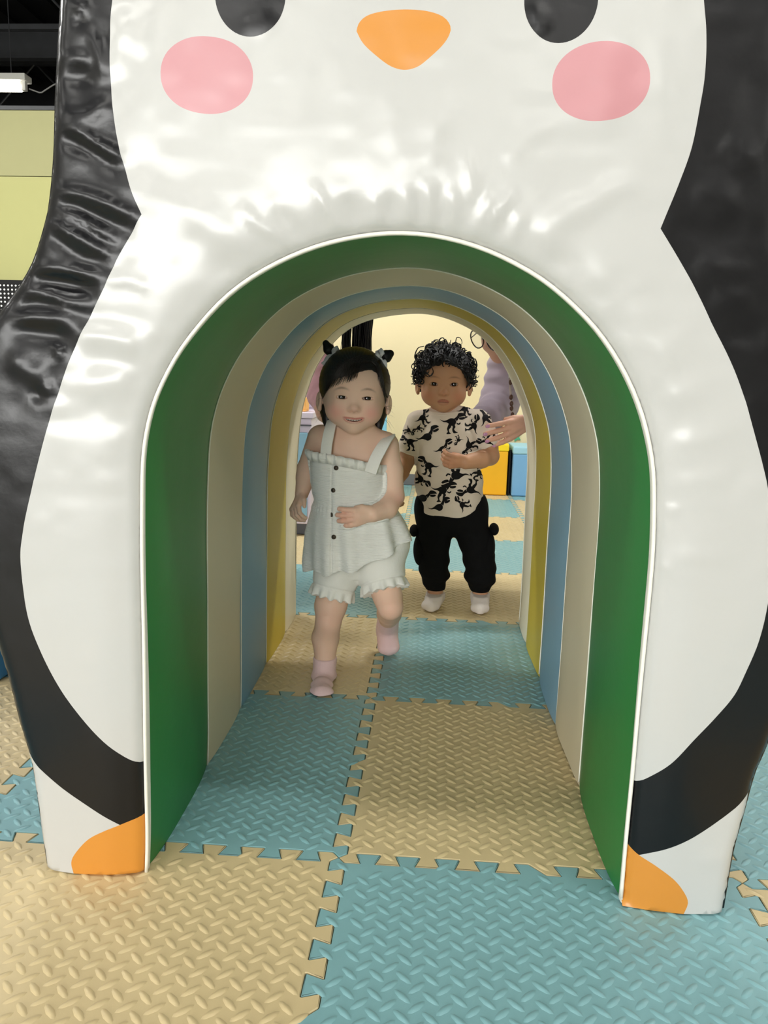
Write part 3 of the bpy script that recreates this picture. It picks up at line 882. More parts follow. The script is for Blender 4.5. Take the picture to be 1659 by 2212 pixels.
def eyes(H, s, person, us, v, wd, r, iris_rgb, ap, gaze=(0, 0), tilt=0.0, iris_r=0.0058):
    """eyeballs with iris, pupil and catchlight-ready cornea, one object each with parts"""
    mw = mat('eye white', (236, 230, 226), 0.2, 0.6, noise=(200, 0.03)); mi = mat('dark brown iris', iris_rgb, 0.15, 0.7, noise=(400, 0.2)); mp = mat('pupil black', (6, 5, 5), 0.08, 0.9, noise=(400, 0.05))
    for u in us:
        c = H.P(u*s, v*s, wd*s)
        b = MB().ball((0, 0, 0), r*s, 24, 16).build('eye', mw, None, True)
        R3 = Matrix(H.R.T.tolist()).to_4x4()
        b.matrix_world = Matrix.Translation(Vector(c)) @ R3
        b.parent = person; b.matrix_parent_inverse = Matrix.Translation(-person.location)
        for nm, rr, m, up in (('iris', iris_r*s, mi, 0.00025*s), ('pupil', iris_r*0.5*s, mp, 0.0006*s)):
            q = MB(); nseg = 20; cx, cy = gaze[0]*s, gaze[1]*s
            R_ = r*s+up
            ring = [(cx+rr*math.cos(a)*f_, cy+rr*math.sin(a)*f_) for f_ in (1, .6) for a in np.linspace(0, 2*PI, nseg, endpoint=False)]
            q.v = [(x, y, math.sqrt(max(R_*R_-x*x-y*y, 0))) for x, y in ring]+[(cx, cy, math.sqrt(R_*R_-cx*cx-cy*cy))]
            for i in range(nseg):
                j = (i+1) % nseg
                q.f += [[i, j, nseg+j, nseg+i], [nseg+i, nseg+j, 2*nseg]]
            o = q.build(nm, m, None, True); o.parent = b

def eye_cut(f, H, s, us, v, w, ap, tilt=0.0):
    for u in us:
        sg = 1 if u > 0 else -1
        R = Frame(H.c, H.w, 0).R
        c, sn = math.cos(tilt*sg), math.sin(tilt*sg)
        R2 = np.stack([c*H.u+sn*H.v, -sn*H.u+c*H.v, H.w])
        f.ell(H.P(u*s, v*s, w*s), np.array(ap)*s, 0.0012*s, R2, True)

def strand_mesh(strands, r0, sides=4, tip=0.25):
    b = MB()
    for S in strands:
        n = len(S); b.tube([tuple(p) for p in S], [r0*(1-(1-tip)*(i/(n-1))**1.5) for i in range(n)], sides, False)
    return b

def ribbon(pts, side, width, thick):
    """flat band along pts; side = direction of its width at every point"""
    P = np.array(pts, float); n = len(P); T_ = np.gradient(P, axis=0)
    b = MB()
    for i in range(n):
        t = nrm(T_[i]); sd = np.array(side[i] if np.ndim(side) > 1 else side, float); sd = nrm(sd-t*np.dot(sd, t)); nn = np.cross(t, sd)
        w = width[i] if np.ndim(width) else width
        for a, c in ((-1, -1), (1, -1), (1, 1), (-1, 1)): b.v.append(tuple(P[i]+sd*w/2*a+nn*thick/2*c))
    for i in range(n-1):
        for q in range(4):
            q2 = (q+1) % 4; b.f.append([i*4+q, i*4+q2, (i+1)*4+q2, (i+1)*4+q])
    b.f.append([3, 2, 1, 0]); b.f.append([(n-1)*4+q for q in range(4)])
    return b

def lashes(H, s, person, us, v, ap, m, tilt=0.0, low=False):
    for u in us:
        sg = 1 if u > 0 else -1
        pts = []
        for x in np.linspace(-ap[0]*1.0, ap[0]*1.0, 13):
            y = ap[1]*math.sqrt(max(0, 1-(x/ap[0])**2))*(-1 if low else 1)
            xx = x*math.cos(tilt*sg)-y*math.sin(tilt*sg); yy = x*math.sin(tilt*sg)+y*math.cos(tilt*sg)
            w = .0315+.0130*math.sqrt(max(0.05, 1-(xx/.016)**2-((yy+v)/.0118)**2))
            pts.append(tuple(H.P((u+xx)*s, (v+yy)*s, (w+.0004)*s)))
        r = [(.0003+.0008*math.sin(PI*min(1, i/9)))*s*(0.5 if low else 1) for i in range(13)]
        if sg < 0: r = r[::-1]
        o = MB().tube(pts, r, 6).build('eyelash', m, None, True)
        o.parent = person; o.matrix_parent_inverse = Matrix.Translation(-person.location)
# ------------------------------------------------------------------ girl running through the tunnel
m_hair = mat('dark brown hair', (34, 24, 20), 0.38, 0.5, bump=[('noise', (500, 60, 60), 0.35, 0.002)], noise=(60, 0.35))
m_hairb = mat('black hair', (16, 14, 14), 0.5, 0.35, bump=[('noise', (300, 300, 60), 0.3, 0.002)], noise=(60, 0.3))
m_lash = mat('lash brown', (30, 20, 18), 0.5, 0.3, noise=(300, 0.2))
m_tooth = mat('tooth enamel', (238, 232, 220), 0.15, 0.6, noise=(300, 0.04))
skin_b = [('noise', (500, 500, 500), 0.08, 0.0006)]
def skin_mat(name): return mat(name, (230, 190, 170), 0.52, 0.35, bump=skin_b, attr='tint', sss=0.12)
G = at
girl = empty('person', (G(762, 1400, .74)[0], .74, 0.002), 'toddler in white ruffled outfit and pink socks running through tunnel', 'person')
HG = Frame(G(765.5, 858.5, .715), CAM-G(765.5, 858.5, .715)+np.array([0.02, 0, 0.0]), -0.025)
f = Field(G(600, 1540, .70)*[1, 0, 0]+[0, .54, -0.004], G(920, 720, .70)*[1, 0, 0]+[0, 1.02, 0.83], 0.0018)
head(f, HG, 1.0, wide=1.03)
EYG = (-.0288, .0288)
f.cone(HG.P(0, -.03, -.035), G(768, 945, .745), .034, .036, .016)
eye_cut(f, HG, 1.0, EYG, -.0008, .046, (.0140, .0039, .012), 0.03)
Ug, Lg = lips(f, HG, 1.0, [(-.0265, -.0432, .0405), (-.0150, -.0460, .0480), (0, -.0472, .0505), (.0150, -.0460, .0480), (.0265, -.0432, .0405)],
              [(-.0255, -.0445, .0405), (-.0150, -.0526, .0460), (0, -.0560, .0480), (.0150, -.0526, .0460), (.0255, -.0445, .0405)], .0014, .0019,
              [((0, -.0512, .053), (.0140, .0036, .016)), ((-.0135, -.0492, .052), (.0085, .0028, .015)), ((.0135, -.0492, .052), (.0085, .0028, .015))])
f.ell(HG.P(-.032, -.028, .025), (.016, .013, .015), .012, HG.R); f.ell(HG.P(.032, -.028, .025), (.016, .013, .015), .012, HG.R)
# trunk
f.cone(G(735, 978, .752), G(790, 986, .752), .052, .052, .02)
f.cone(G(740, 1060, .752), G(785, 1065, .755), .060, .060, .03)
f.cone(G(745, 1150, .765), G(800, 1155, .768), .062, .062, .03)
f.cone(G(752, 1215, .772), G(806, 1205, .775), .058, .058, .03)
f.cone(G(768, 940, .748), G(700, 948, .750), .034, .030, .02); f.cone(G(768, 940, .748), G(830, 960, .752), .034, .029, .02)
# arm on the left of the picture, swinging back
f.chain([G(690, 945, .752), G(663, 1012, .775), G(661, 1030, .775), G(652, 1066, .768)], [.0275, .0230, .0235, .0165], .014)
hand(f, G(651, 1068, .768), G(636, 1100, .74)-G(651, 1068, .768), [0.5, -0.9, 0.1], [1, -.2, -.2], .082, .0058, (.7, .75, .8, .85), thumb=(0.5, 0.8))
# arm on the right, bent across the belly
f.chain([G(834, 964, .752), G(847, 1016, .746), G(850, 1072, .730), G(836, 1098, .702), G(806, 1110, .668)], [.0285, .0250, .0250, .0240, .0190], .014)
WG = G(804, 1110, .666)
tipsG, _n = hand(f, WG, G(730, 1124, .636)-WG, [0.05, -0.05, 1], [0.2, 1, -0.1], .082, .0068, (.34, .32, .34, .40), thumb=(0.30, 0.3), spread=.16)
# legs
f.chain([G(735, 1228, .768), G(714, 1310, .738), G(709, 1345, .722), G(703, 1378, .738), G(702, 1428, .722), G(699, 1462, .700)], [.046, .0385, .0305, .0330, .0240, .0230], .02)
f.chain([G(818, 1228, .768), G(838, 1290, .725), G(843, 1312, .708)], [.046, .0345, .0295], .02)
f.chain([G(843, 1311, .710), G(841, 1324, .775), G(838, 1340, .850), G(837, 1352, .880)], [.0292, .0300, .0230, .0220], .008)
# feet (inside the socks)
f.chain([G(700, 1472, .712), G(695, 1489, .650), G(693, 1495, .612)], [.018, .018, .013], .01)
f.chain([G(836, 1362, .895), G(838, 1388, .885), G(839, 1402, .872)], [.018, .018, .013], .01)
def tintG(V):
    base = np.array(lin(238, 200, 176)[:3]); c = np.tile(base, (len(V), 1))
    def mix(w, rgb):
        w = np.clip(w, 0, 1)[:, None]; c[:] = c*(1-w)+np.array(lin(*rgb)[:3])*w
    L = HG.loc(V); front = L[:, 2] > 0
    for sg in (-1, 1):
        mix(.55*front*np.exp(-(((L[:, 0]-sg*.040)/.020)**2+((L[:, 1]+.034)/.017)**2)), (232, 150, 138))
        bx = (L[:, 0]-sg*.030); by = L[:, 1]-(.0195-.35*bx*bx/.02-.06*bx*sg)
        mix(.62*front*np.exp(-(by/.0024)**2)*np.clip(1.25-abs(bx)/.016, 0, 1), (92, 62, 50))
    mix(.35*front*np.exp(-((L[:, 0]/.010)**2+((L[:, 1]+.027)/.008)**2)), (228, 160, 146))
    near = (abs(L[:, 0]) < .035) & (L[:, 1] < -.035) & (L[:, 1] > -.075) & front
    ii = np.where(near)[0]
    d = np.full(len(V), 1.0)
    for cur in (Ug, Lg):
        for p in cur: d[ii] = np.minimum(d[ii], np.linalg.norm(V[ii]-p, axis=1))
    mix(np.clip((.0032-d)/.0014, 0, 1)*.85, (206, 116, 110))
    cv = -.0512+.0055*(L[:, 0]/.02)**2
    cav = near & (abs(L[:, 0]) < .020) & (abs(L[:, 1]-cv) < .0038) & (L[:, 2] < .0440)
    mix(cav*1.0, (120, 52, 50))
    for k_, (q, rr) in enumerate(((G(709, 1340, .69), .03), (G(845, 1320, .67), .03), (G(862, 1085, .71), .022), (G(740, 1120, .64), .03))):
        mix((.18 if k_ < 2 else .4)*np.exp(-(np.linalg.norm(V-q, axis=1)/rr)**2), (226, 146, 130))
    return c
fG = f
bodyG = solid(f, 'body', skin_mat('fair skin'), girl, 2, tintG)
eyes(HG, 1.0, girl, EYG, -.0006, .0305, .0120, (38, 24, 18), None, (0.0004, 0.0004), iris_r=.0074)
lashes(HG, 1.0, girl, EYG, -.0008, (.0144, .0041), m_lash, 0.03)
teeth = None
for k in range(6):
    x = (k-2.5)*.0054
    o = MB().box((-.0024, -.0028, -.002), (.0024, .0028, .002), .0009).build('tooth', m_tooth, None, True)
    o.matrix_world = Matrix.Translation(Vector(HG.P(x, -.0490+x*x*10, .0425-x*x*9))) @ Matrix(HG.R.T.tolist()).to_4x4()
    o.parent = girl; o.matrix_parent_inverse = Matrix.Translation(-girl.location)

# hair
fh = Field(HG.P(0, .02, -.03)-.135, HG.P(0, .02, -.03)+.135, 0.0017)
def hairfn(H, s, off, hl_u, hl_v, wide, nape, amp, seed, w_front=-.012, w_back=-.045):
    def fn(X, Y, Z):
        X, Y, Z = np.broadcast_arrays(X, Y, Z)
        L = [(X-H.c[0])*H.R[k, 0]+(Y-H.c[1])*H.R[k, 1]+(Z-H.c[2])*H.R[k, 2] for k in range(3)]
        u, v, w = [q/s for q in L]
        rx, ry, rz = .073*wide+off, .078+off, .087+off
        a, b, c = u, v-.030, w+.032
        th = np.arctan2(u, v-.06)
        k0 = np.sqrt((a/rx)**2+(b/ry)**2+(c/rz)**2); k1 = np.sqrt((a/rx**2)**2+(b/ry**2)**2+(c/rz**2)**2)+1e-6
        d = k0*(k0-1)/k1
        d = d+amp*(np.sin(th*38+w*60)+.6*np.sin(th*71+w*90+1.3))
        low = np.interp(u, hl_u, hl_v)
        low = low+amp*1.6*np.sin(u*700+seed)
        t = np.clip((w-w_back)/(w_front-w_back), 0, 1); t = t*t*(3-2*t)
        lim = nape*(1-t)+low*t
        return np.maximum(d, (lim-v))*s
    return fn
fn = hairfn(HG, 1.0, .0075, [-.09, -.074, -.062, -.050, -.036, -.015, .005, .022, .034, .046, .058, .070, .085], [-.030, -.012, .012, .036, .040, .047, .054, .060, .062, .056, .040, .012, -.012], 1.03, -.062, .00022, 1.0)
fh.put(fn, HG.P(0, .02, -.03)-.13, HG.P(0, .02, -.03)+.13, 0)
hairG = solid(fh, 'hair', m_hair, girl, 1)
def scalp(H, u, v, off=.008, s=1.0, wide=1.03):
    q = 1-(u/(.073*wide+off))**2-((v-.030)/(.078+off))**2
    return H.P(u*s, v*s, (-.032+(.087+off)*math.sqrt(max(q, 0.0)))*s)
st = []
for k in range(170):        # swept fringe
    a = random.random(); u0 = .032+random.uniform(-.006, .006); v0 = .088+random.uniform(-.006, .008)
    ue = -.068+a*.070+random.uniform(-.004, .004); ve = np.interp(ue, [-.07, -.05, -.03, -.01, .01], [.004, .022, .030, .036, .046])+random.uniform(-.004, .012)
    um = u0*.35+ue*.65; vm = v0*.45+ve*.55+.018
    Q = catmull([(u0, v0), (u0*.75+ue*.25-.002, v0-.004), (um, vm), (ue, ve)], .006)
    st.append([scalp(HG, x, y, .0078+.0012*random.random()) for x, y in Q])
for k in range(90):         # side lock on the right
    u0 = .034+random.uniform(-.004, .004); v0 = .086+random.uniform(-.004, .006); ue = .050+random.random()*.026; ve = np.interp(ue, [.05, .066, .076], [.044, .010, -.020])+random.uniform(-.006, .012)
    Q = catmull([(u0, v0), (u0*.6+ue*.4+.004, v0*.7+ve*.3+.006), (ue, ve)], .006)
    st.append([scalp(HG, x, y, .0078+.0012*random.random()) for x, y in Q])
for k in range(12):         # wisps before the ears
    sg = random.choice((-1, 1)); u0 = sg*(.066+random.random()*.010)
    Q = [(u0, .035), (u0+sg*.004, .0), (u0+sg*random.uniform(-.002, .008), -.030-random.random()*.03)]
    Q = catmull(Q, .008)
    st.append([HG.P(x, y, -.006-.012*random.random()*i/len(Q)) for i, (x, y) in enumerate(Q)])
for k in range(16):         # flyaways
    sg = 1 if k < 10 else -1
    a = HG.P(sg*.072, .0-.05*random.random(), -.01)
    d = HG.u*sg*random.uniform(.01, .026)+HG.v*random.uniform(-.03, .008)
    st.append(catmull([a, a+d*.5+HG.v*.004, a+d], .006))
hs_ = strand_mesh(st[:260], .00075).build('fringe_strands', m_hair, None, True); hs_.parent = hairG; hs_['kind'] = 'stuff'
hs_ = strand_mesh(st[260:], .00026).build('loose_strands', m_hair, None, True); hs_.parent = hairG; hs_['kind'] = 'stuff'
# long hair at the nape, seen beside the neck
fn_ = Field(HG.P(0, -.07, -.05)-.09, HG.P(0, -.07, -.05)+.09, 0.002)
for sg, dz in ((-1, -.078), (1, -.090)):
    fn_.chain([HG.P(sg*.058, -.02, -.055), HG.P(sg*.060, -.055, -.045), HG.P(sg*.060, dz, -.030)], [.016, .012, .004], .004)
fn_.chain([HG.P(-.05, -.03, -.06), HG.P(.05, -.03, -.06)], [.03, .03], .01)
o = solid(fn_, 'nape_hair', m_hair, None, 1); o.parent = hairG
m_bow = mat('white satin ribbon', (226, 224, 222), 0.4, 0.5, noise=(80, 0.06))
def pigtail(base, tip, r, bow_side, tails):
    base, tip = np.array(base), np.array(tip); d = tip-base; L = np.linalg.norm(d); d = d/L
    lo = np.minimum(base, tip)-r*2.2; hi = np.maximum(base, tip)+r*2.2
    q = Field(lo, hi, .0014)
    q.chain([base-d*.008, base+d*L*.25, base+d*L*.62, tip], [r*.62, r*.55, r*1.0, r*.62], .004)
    p = solid(q, 'pigtail', m_hairb, None, 2); p.parent = hairG
    ss = []
    for k in range(14):
        e = np.cross(d, RNG.normal(size=3)); e = nrm(e)
        ss.append(catmull([base+d*L*.2+e*r*.4, base+d*L*.6+e*r*.95, tip+d*L*random.uniform(-.05, .1)+e*r*random.uniform(.2, .7)], .006))
    t = strand_mesh(ss, .0006).build('pigtail_strands', m_hairb, None, True); t.parent = p; t['kind'] = 'stuff'
    # bow: knot, two loops, two tails
    kn = base+d*L*.16+HG.w*r*.5
    b = MB().ball(kn, .0062, 12, 8)
    bo = b.build('hair_bow', m_bow, None, True); bo.parent = hairG
    sd = nrm(bow_side)
    for s_ in (-1, 1):
        lp = catmull([kn, kn+sd*s_*.010+HG.w*.008+d*.006, kn+sd*s_*.021+HG.w*.003+d*.003, kn+sd*s_*.018-HG.w*.004-d*.004, kn+sd*s_*.004-d*.002], .003)
        r_ = ribbon(lp, np.tile(d, (len(lp), 1)), .010, .0016).build('bow_loop', m_bow, None, True); r_.parent = bo
    for tl in tails:
        lp = catmull([kn, kn+np.array(tl)*.5+HG.w*.006, kn+np.array(tl)], .004)
        r_ = ribbon(lp, np.tile(nrm(np.cross(tl, HG.w)), (len(lp), 1)), .009, .0014).build('bow_tail', m_bow, None, True); r_.parent = bo
pigtail(G(721, 775, .745), G(704, 742, .742), .0125, HG.u*.6+HG.v*.75, [-HG.u*.022-HG.v*.020+HG.w*.01, HG.u*.030+HG.v*.006+HG.w*.012])
pigtail(G(819, 779, .745), G(843, 764, .742), .0140, -HG.u*.3+HG.v*.9, [HG.u*.010-HG.v*.040+HG.w*.012, -HG.u*.012+HG.v*.012+HG.w*.01])

# white top with ruffled yoke and flared hem
m_gauze = mat('white cotton gauze', (247, 246, 240), 0.8, 0.2, bump=[('wave', (9, 9, 85), 0.28, 0.0022), ('noise', (60, 60, 300), 0.7, 0.003), ('noise', (25, 25, 60), 0.5, 0.005)], noise=(30, 0.03), sheen=0.15)
m_gauze2 = mat('white muslin', (245, 243, 236), 0.8, 0.2, bump=[('noise', (240, 240, 120), 0.5, 0.0014)], noise=(30, 0.03), sheen=0.15)
tp0, tp1 = G(750, 985, .750), G(768, 1200, .765)
ft = Field(np.array([tp1[0]-.15, .62, tp1[2]-.06]), np.array([tp1[0]+.17, .93, tp0[2]+.06]), .0020)
AX = tp1-tp0; AL = np.linalg.norm(AX); AX = AX/AL
US = nrm(np.array([1, 0, 0])-AX*AX[0]); WS = np.cross(AX, US); WS = WS if WS[1] < 0 else -WS
def topfn(X, Y, Z, only_ends=False):
    X, Y, Z = np.broadcast_arrays(X, Y, Z)
    a = (X-tp0[0])*US[0]+(Y-tp0[1])*US[1]+(Z-tp0[2])*US[2]
    b = (X-tp0[0])*WS[0]+(Y-tp0[1])*WS[1]+(Z-tp0[2])*WS[2]
    t = ((X-tp0[0])*AX[0]+(Y-tp0[1])*AX[1]+(Z-tp0[2])*AX[2])/AL
    th = np.arctan2(a, b)
    rx = np.interp(t, [-.1, 0, .2, .38, .45, .7, 1.0, 1.2], [.080, .087, .090, .091, .092, .112, .121, .122])
    ry = np.interp(t, [-.1, 0, .2, .38, .45, .7, 1.0, 1.2], [.074, .080, .084, .086, .088, .098, .104, .104])
    fl = np.clip((t-.40)/.6, 0, 1)
    k = 1+fl*(.050*np.sin(th*9+1.0)+.035*np.sin(th*14+2.2))+.016*np.exp(-((t-.45)/.03)**2)+.010*np.sin(th*46+np.sin(th*7))*np.exp(-((t-.46)/.06)**2)
    rx = rx+.030*fl*np.clip(a/.06, 0, 1)-.004*np.exp(-((t-.40)/.05)**2)
    d = (np.sqrt((a/(rx*k))**2+(b/(ry*k))**2)-1)*.085
    # placket: shallow slit that opens towards the hem
    sl = np.interp(t, [0, .3, 1.05], [-.026, -.034, -.047])
    d = d+np.where(b > 0, .0022*np.exp(-((a-sl)/.0016)**2)+.0035*fl*np.exp(-((a-sl+.001)/.0022)**2)-.0016*np.exp(-((a-sl-.009)/.006)**2), 0)
    topz = .10*(a/.087)+.05*(a/.087)**2+-.05*np.clip(-b/.02, 0, 1)      # neckline dips to the right and sags
    hem = 1.0+.015*np.sin(th*9+1)-.115*(a/.12)+.03*np.cos(th*2)
    if only_ends: return np.maximum(np.maximum(d-.010, np.abs(a)-.093), np.maximum((topz-t)*AL, (t-hem)*AL))
    return np.maximum(d, np.maximum((topz-t)*AL, (t-hem)*AL))
ft.put(topfn, ft.lo+.01, ft.lo+ft.n*ft.h-.01, 0)
ft.wrap(fG, .0035, lambda X, Y, Z: topfn(X, Y, Z, True))
topG = solid(ft, 'ruffled_top', m_gauze, girl, 1)
def top_edge(th, t_off=0.0, out=0.004):
    a, b = math.sin(th)*.087, math.cos(th)*.080
    t = .10*(a/.087)+.05*(a/.087)**2-.05*min(1, max(0, -b/.02))
    q = tp0+US*a*(1+out/.085)+WS*b*(1+out/.085)+AX*(t+t_off)*AL
    return q
# ruffle along the neckline
rv = MB(); nn = 260
for i in range(nn):
    th = 2*PI*i/nn
    wv = .0030*math.sin(th*27+1.5*math.sin(th*3))
    p0 = top_edge(th, .045, .0062); p1 = top_edge(th, -.010, .0085+wv); p2 = top_edge(th, -.050, .0060+wv*1.7)
    for q in (p0, p1, p2): rv.v.append(tuple(q))
for i in range(nn):
    j = (i+1) % nn
    for k in range(2): rv.f.append([i*3+k, j*3+k, j*3+k+1, i*3+k+1])
rf = rv.build('neck_ruffle', m_gauze2, None, True); rf.parent = topG
sm = rf.modifiers.new('thick', 'SOLIDIFY'); sm.thickness = .0016
def strap(pts, w):
    P_ = catmull([G(*q) for q in pts], .006)
    side = np.tile([1.0, 0, 0.25], (len(P_), 1))
    r_ = ribbon(P_, side, w, .0045).build('shoulder_strap', m_gauze2, None, True); r_.parent = topG
    bv = r_.modifiers.new('soft', 'BEVEL'); bv.width = .0012; bv.segments = 2
strap([(703, 992, .672), (706, 960, .688), (713, 925, .705), (718, 908, .735), (718, 912, .775), (712, 950, .800), (708, 985, .815)], .0255)
strap([(800, 1022, .674), (812, 990, .684), (830, 958, .704), (841, 943, .738), (838, 946, .775), (826, 980, .802), (820, 1015, .815)], .0275)
m_btn = mat('dark horn button', (74, 62, 48), 0.3, 0.5, noise=(300, 0.4))
bvh = BVHTree.FromObject(topG, bpy.context.evaluated_depsgraph_get())
topM = topG.matrix_world
def on_surface(o_bvh, x, y, Y0=0.2, off=0.0):
    o_ = Vector(CAM); d = (Vector(at(x, y, 1.0))-o_).normalized()
    h = o_bvh.ray_cast(o_, d)
    return h
bpy.context.view_layer.update()
for (x, y) in ((726, 1011), (720, 1059), (717, 1112), (721, 1160)):
    h = on_surface(bvh, x, y)
    if h[0] is None: continue
    bm = bmesh.new(); bmesh.ops.create_cone(bm, cap_ends=True, segments=18, radius1=.0056, radius2=.0050, depth=.0026)
    b = MB(); b.add_bm(bm)
    q = b.build('button', m_btn, None, True); q.matrix_world = Matrix.Translation(h[0]+h[1]*.001) @ h[1].to_track_quat('Z', 'Y').to_matrix().to_4x4()
    q.parent = topG; q.matrix_parent_inverse = Matrix.Identity(4)

# shorts with ruffled legs
fs = Field(G(640, 1320, .76)*[1, 0, 1]+[0, .64, 0], G(910, 1120, .76)*[1, 0, 1]+[0, .90, 0], .0020)
fs.cone(G(752, 1175, .770), G(815, 1170, .770), .080, .080, .02)
def legcone(a, b, ra, rb, ruffle, seed):
    a, b = np.array(a), np.array(b); ax = b-a; L = np.linalg.norm(ax); ax = ax/L
    u = nrm(np.array([1, 0, 0])-ax*ax[0]); w = np.cross(ax, u)
    def fn(X, Y, Z):
        X, Y, Z = np.broadcast_arrays(X, Y, Z)
        x, y, z = X-a[0], Y-a[1], Z-a[2]
        t = (x*ax[0]+y*ax[1]+z*ax[2])/L
        p = x*u[0]+y*u[1]+z*u[2]; q = x*w[0]+y*w[1]+z*w[2]
        th = np.arctan2(p, q)
        fl = np.clip((t-.72)/.28, 0, 1)
        r = ra+(rb-ra)*t+fl*(.006+ruffle*np.sin(th*13+seed+np.sin(th*3)))-.003*np.exp(-((t-.72)/.03)**2)
        return np.maximum(np.sqrt(p*p+q*q)-r, np.maximum(-t*L-.02, (t-1-.03*np.sin(th*13+seed))*L))
    fs.put(fn, np.minimum(a, b)-.09, np.maximum(a, b)+.09, .012)
legcone(G(735, 1210, .765), G(716, 1290, .748), .064, .049, .0040, .5)
legcone(G(815, 1205, .765), G(832, 1277, .735), .066, .052, .0040, 2.0)
zs_ = G(770, 1258, .70)[2]
fs.wrap(fG, .0045, lambda X, Y, Z: np.maximum(zs_-Z, Z-zs_-.12)+X*0+Y*0)
solid(fs, 'ruffled_shorts', m_gauze2, girl, 1)

# pink socks
m_pinksock = mat('pink cotton sock', (238, 204, 204), 0.85, 0.2, bump=[('noise', (700, 700, 300), 0.4, 0.001)], noise=(60, 0.04), sheen=0.2)
fk = Field(G(655, 1515, .66)*[1, 0, 0]+[0, .55, -.002], G(735, 1400, .66)*[1, 0, 0]+[0, .78, .16], .0018)
A_ = G(702, 1424, .722); fk.cone(A_, G(700, 1466, .706), .0262, .0272, 0)
fk.chain([G(700, 1466, .706), G(699, 1482, .712)], [.0272, .026], .008)
fk.chain([G(699, 1480, .700), G(695, 1490, .645), G(693, 1499, .602)], [.028, .0280, .0195], .026)
fk.cone(G(681, 1498, .612), G(708, 1499, .608), .0140, .0150, .012)
def clip_floor(X, Y, Z): return (Z+X*0+Y*0)-.0025
fk.put(clip_floor, fk.lo, fk.lo+fk.n*fk.h, .004, True)
q = A_[2]
fk.put(lambda X, Y, Z: -(Z+X*0+Y*0-q-.004), fk.lo, fk.lo+fk.n*fk.h, .003, True)
fk.wrap(fG, .003, lambda X, Y, Z: (Z-q-.004)+X*0+Y*0)
fk.put(clip_floor, fk.lo, fk.lo+fk.n*fk.h, .002, True)
solid(fk, 'sock', m_pinksock, girl, 1)
fk = Field(G(800, 1430, .88)*[1, 0, 0]+[0, .78, -.002], G(875, 1300, .88)*[1, 0, 0]+[0, .98, .17], .0018)
fk.chain([G(839, 1336, .838), G(837, 1352, .880)], [.0275, .0270], 0)
fk.chain([G(837, 1350, .880), G(836, 1366, .900)], [.0272, .0265], .008)
fk.chain([G(836, 1362, .892), G(838, 1385, .885), G(839, 1399, .872)], [.0270, .0268, .0190], .010)
fk.cone(G(828, 1399, .872), G(850, 1398, .872), .0150, .0160, .010)
fk.wrap(fG, .003, lambda X, Y, Z: .842-Y+X*0+Z*0)
fk.put(clip_floor, fk.lo, fk.lo+fk.n*fk.h, .004, True)
solid(fk, 'sock', m_pinksock, girl, 1)
# ------------------------------------------------------------------ boy standing behind the tunnel
boy = empty('person', (at(985, 1320, 1.32)[0], 1.33, 0.002), 'curly-haired toddler in dinosaur print shirt and black cargo pants standing', 'person')
HB0 = at(959, 829, 1.318)
HB = Frame(HB0, CAM-HB0+np.array([0.0, 0, -0.08]), 0.0)
f = Field(at(835, 1340, 1.33)*[1, 0, 0]+[0, 1.16, -0.004], at(1105, 700, 1.33)*[1, 0, 0]+[0, 1.50, 0.90], 0.0018)
head(f, HB, 1.0, wide=1.02)
EYB = (-.0295, .0295)
f.ell(HB.P(-.034, -.036, .004), (.027, .026, .034), .016, HB.R); f.ell(HB.P(.034, -.036, .004), (.027, .026, .034), .016, HB.R)
f.cone(HB.P(0, -.03, -.035), at(960, 905, 1.345), .036, .038, .016)
eye_cut(f, HB, 1.0, EYB, .0000, .046, (.0136, .0056, .012), 0.05)
Ub, Lb = lips(f, HB, 1.0, [(-.0195, -.0525, .0385), (-.010, -.0495, .0465), (-.003, -.0480, .0495), (0, -.0488, .0498), (.003, -.0480, .0495), (.010, -.0495, .0465), (.0195, -.0525, .0385)],
              [(-.018, -.0535, .0385), (-.009, -.0563, .0460), (0, -.0578, .0490), (.009, -.0563, .0460), (.018, -.0535, .0385)], .0028, .0036,
              [((0, -.0525, .0535), (.016, .0007, .006))])
B = at
f.cone(B(938, 945, 1.345), B(992, 945, 1.345), .058, .058, .02)
f.cone(B(938, 1040, 1.345), B(998, 1040, 1.345), .062, .062, .03)
f.cone(B(945, 1110, 1.350), B(1003, 1110, 1.350), .056, .056, .03)
f.cone(B(965, 905, 1.345), B(908, 918, 1.345), .034, .032, .02); f.cone(B(965, 905, 1.345), B(1030, 915, 1.345), .034, .032, .02)
f.chain([B(902, 925, 1.345), B(880, 990, 1.345), B(866, 1020, 1.315), B(852, 1048, 1.27)], [.031, .027, .025, .019], .014)
hand(f, B(851, 1050, 1.268), B(846, 1085, 1.245)-B(851, 1050, 1.268), [0.4, -0.9, 0.1], [1, .1, -.2], .082, .0062, (.8, .85, .9, .9), thumb=(.4, .8))
f.chain([B(1036, 922, 1.345), B(1055, 965, 1.335), B(1058, 985, 1.322), B(1040, 992, 1.290), B(1006, 998, 1.250)], [.032, .029, .0285, .0270, .0215], .014)
WB = B(1004, 998, 1.248)
hand(f, WB, B(968, 996, 1.226)-WB, [-0.15, -0.45, 0.9], [0.0, 0.8, -0.3], .090, .0068, (.75, .85, .9, .95), spread=.06, thumb=(.15, .9))
f.chain([B(938, 1130, 1.350), B(932, 1200, 1.335), B(940, 1262, 1.348), B(940, 1285, 1.350)], [.044, .036, .026, .024], .02)
f.chain([B(1010, 1130, 1.350), B(1032, 1200, 1.335), B(1037, 1262, 1.348), B(1037, 1285, 1.350)], [.044, .036, .026, .024], .02)
f.chain([B(941, 1293, 1.352), B(936, 1306, 1.315), B(931, 1313, 1.275)], [.019, .018, .013], .01)
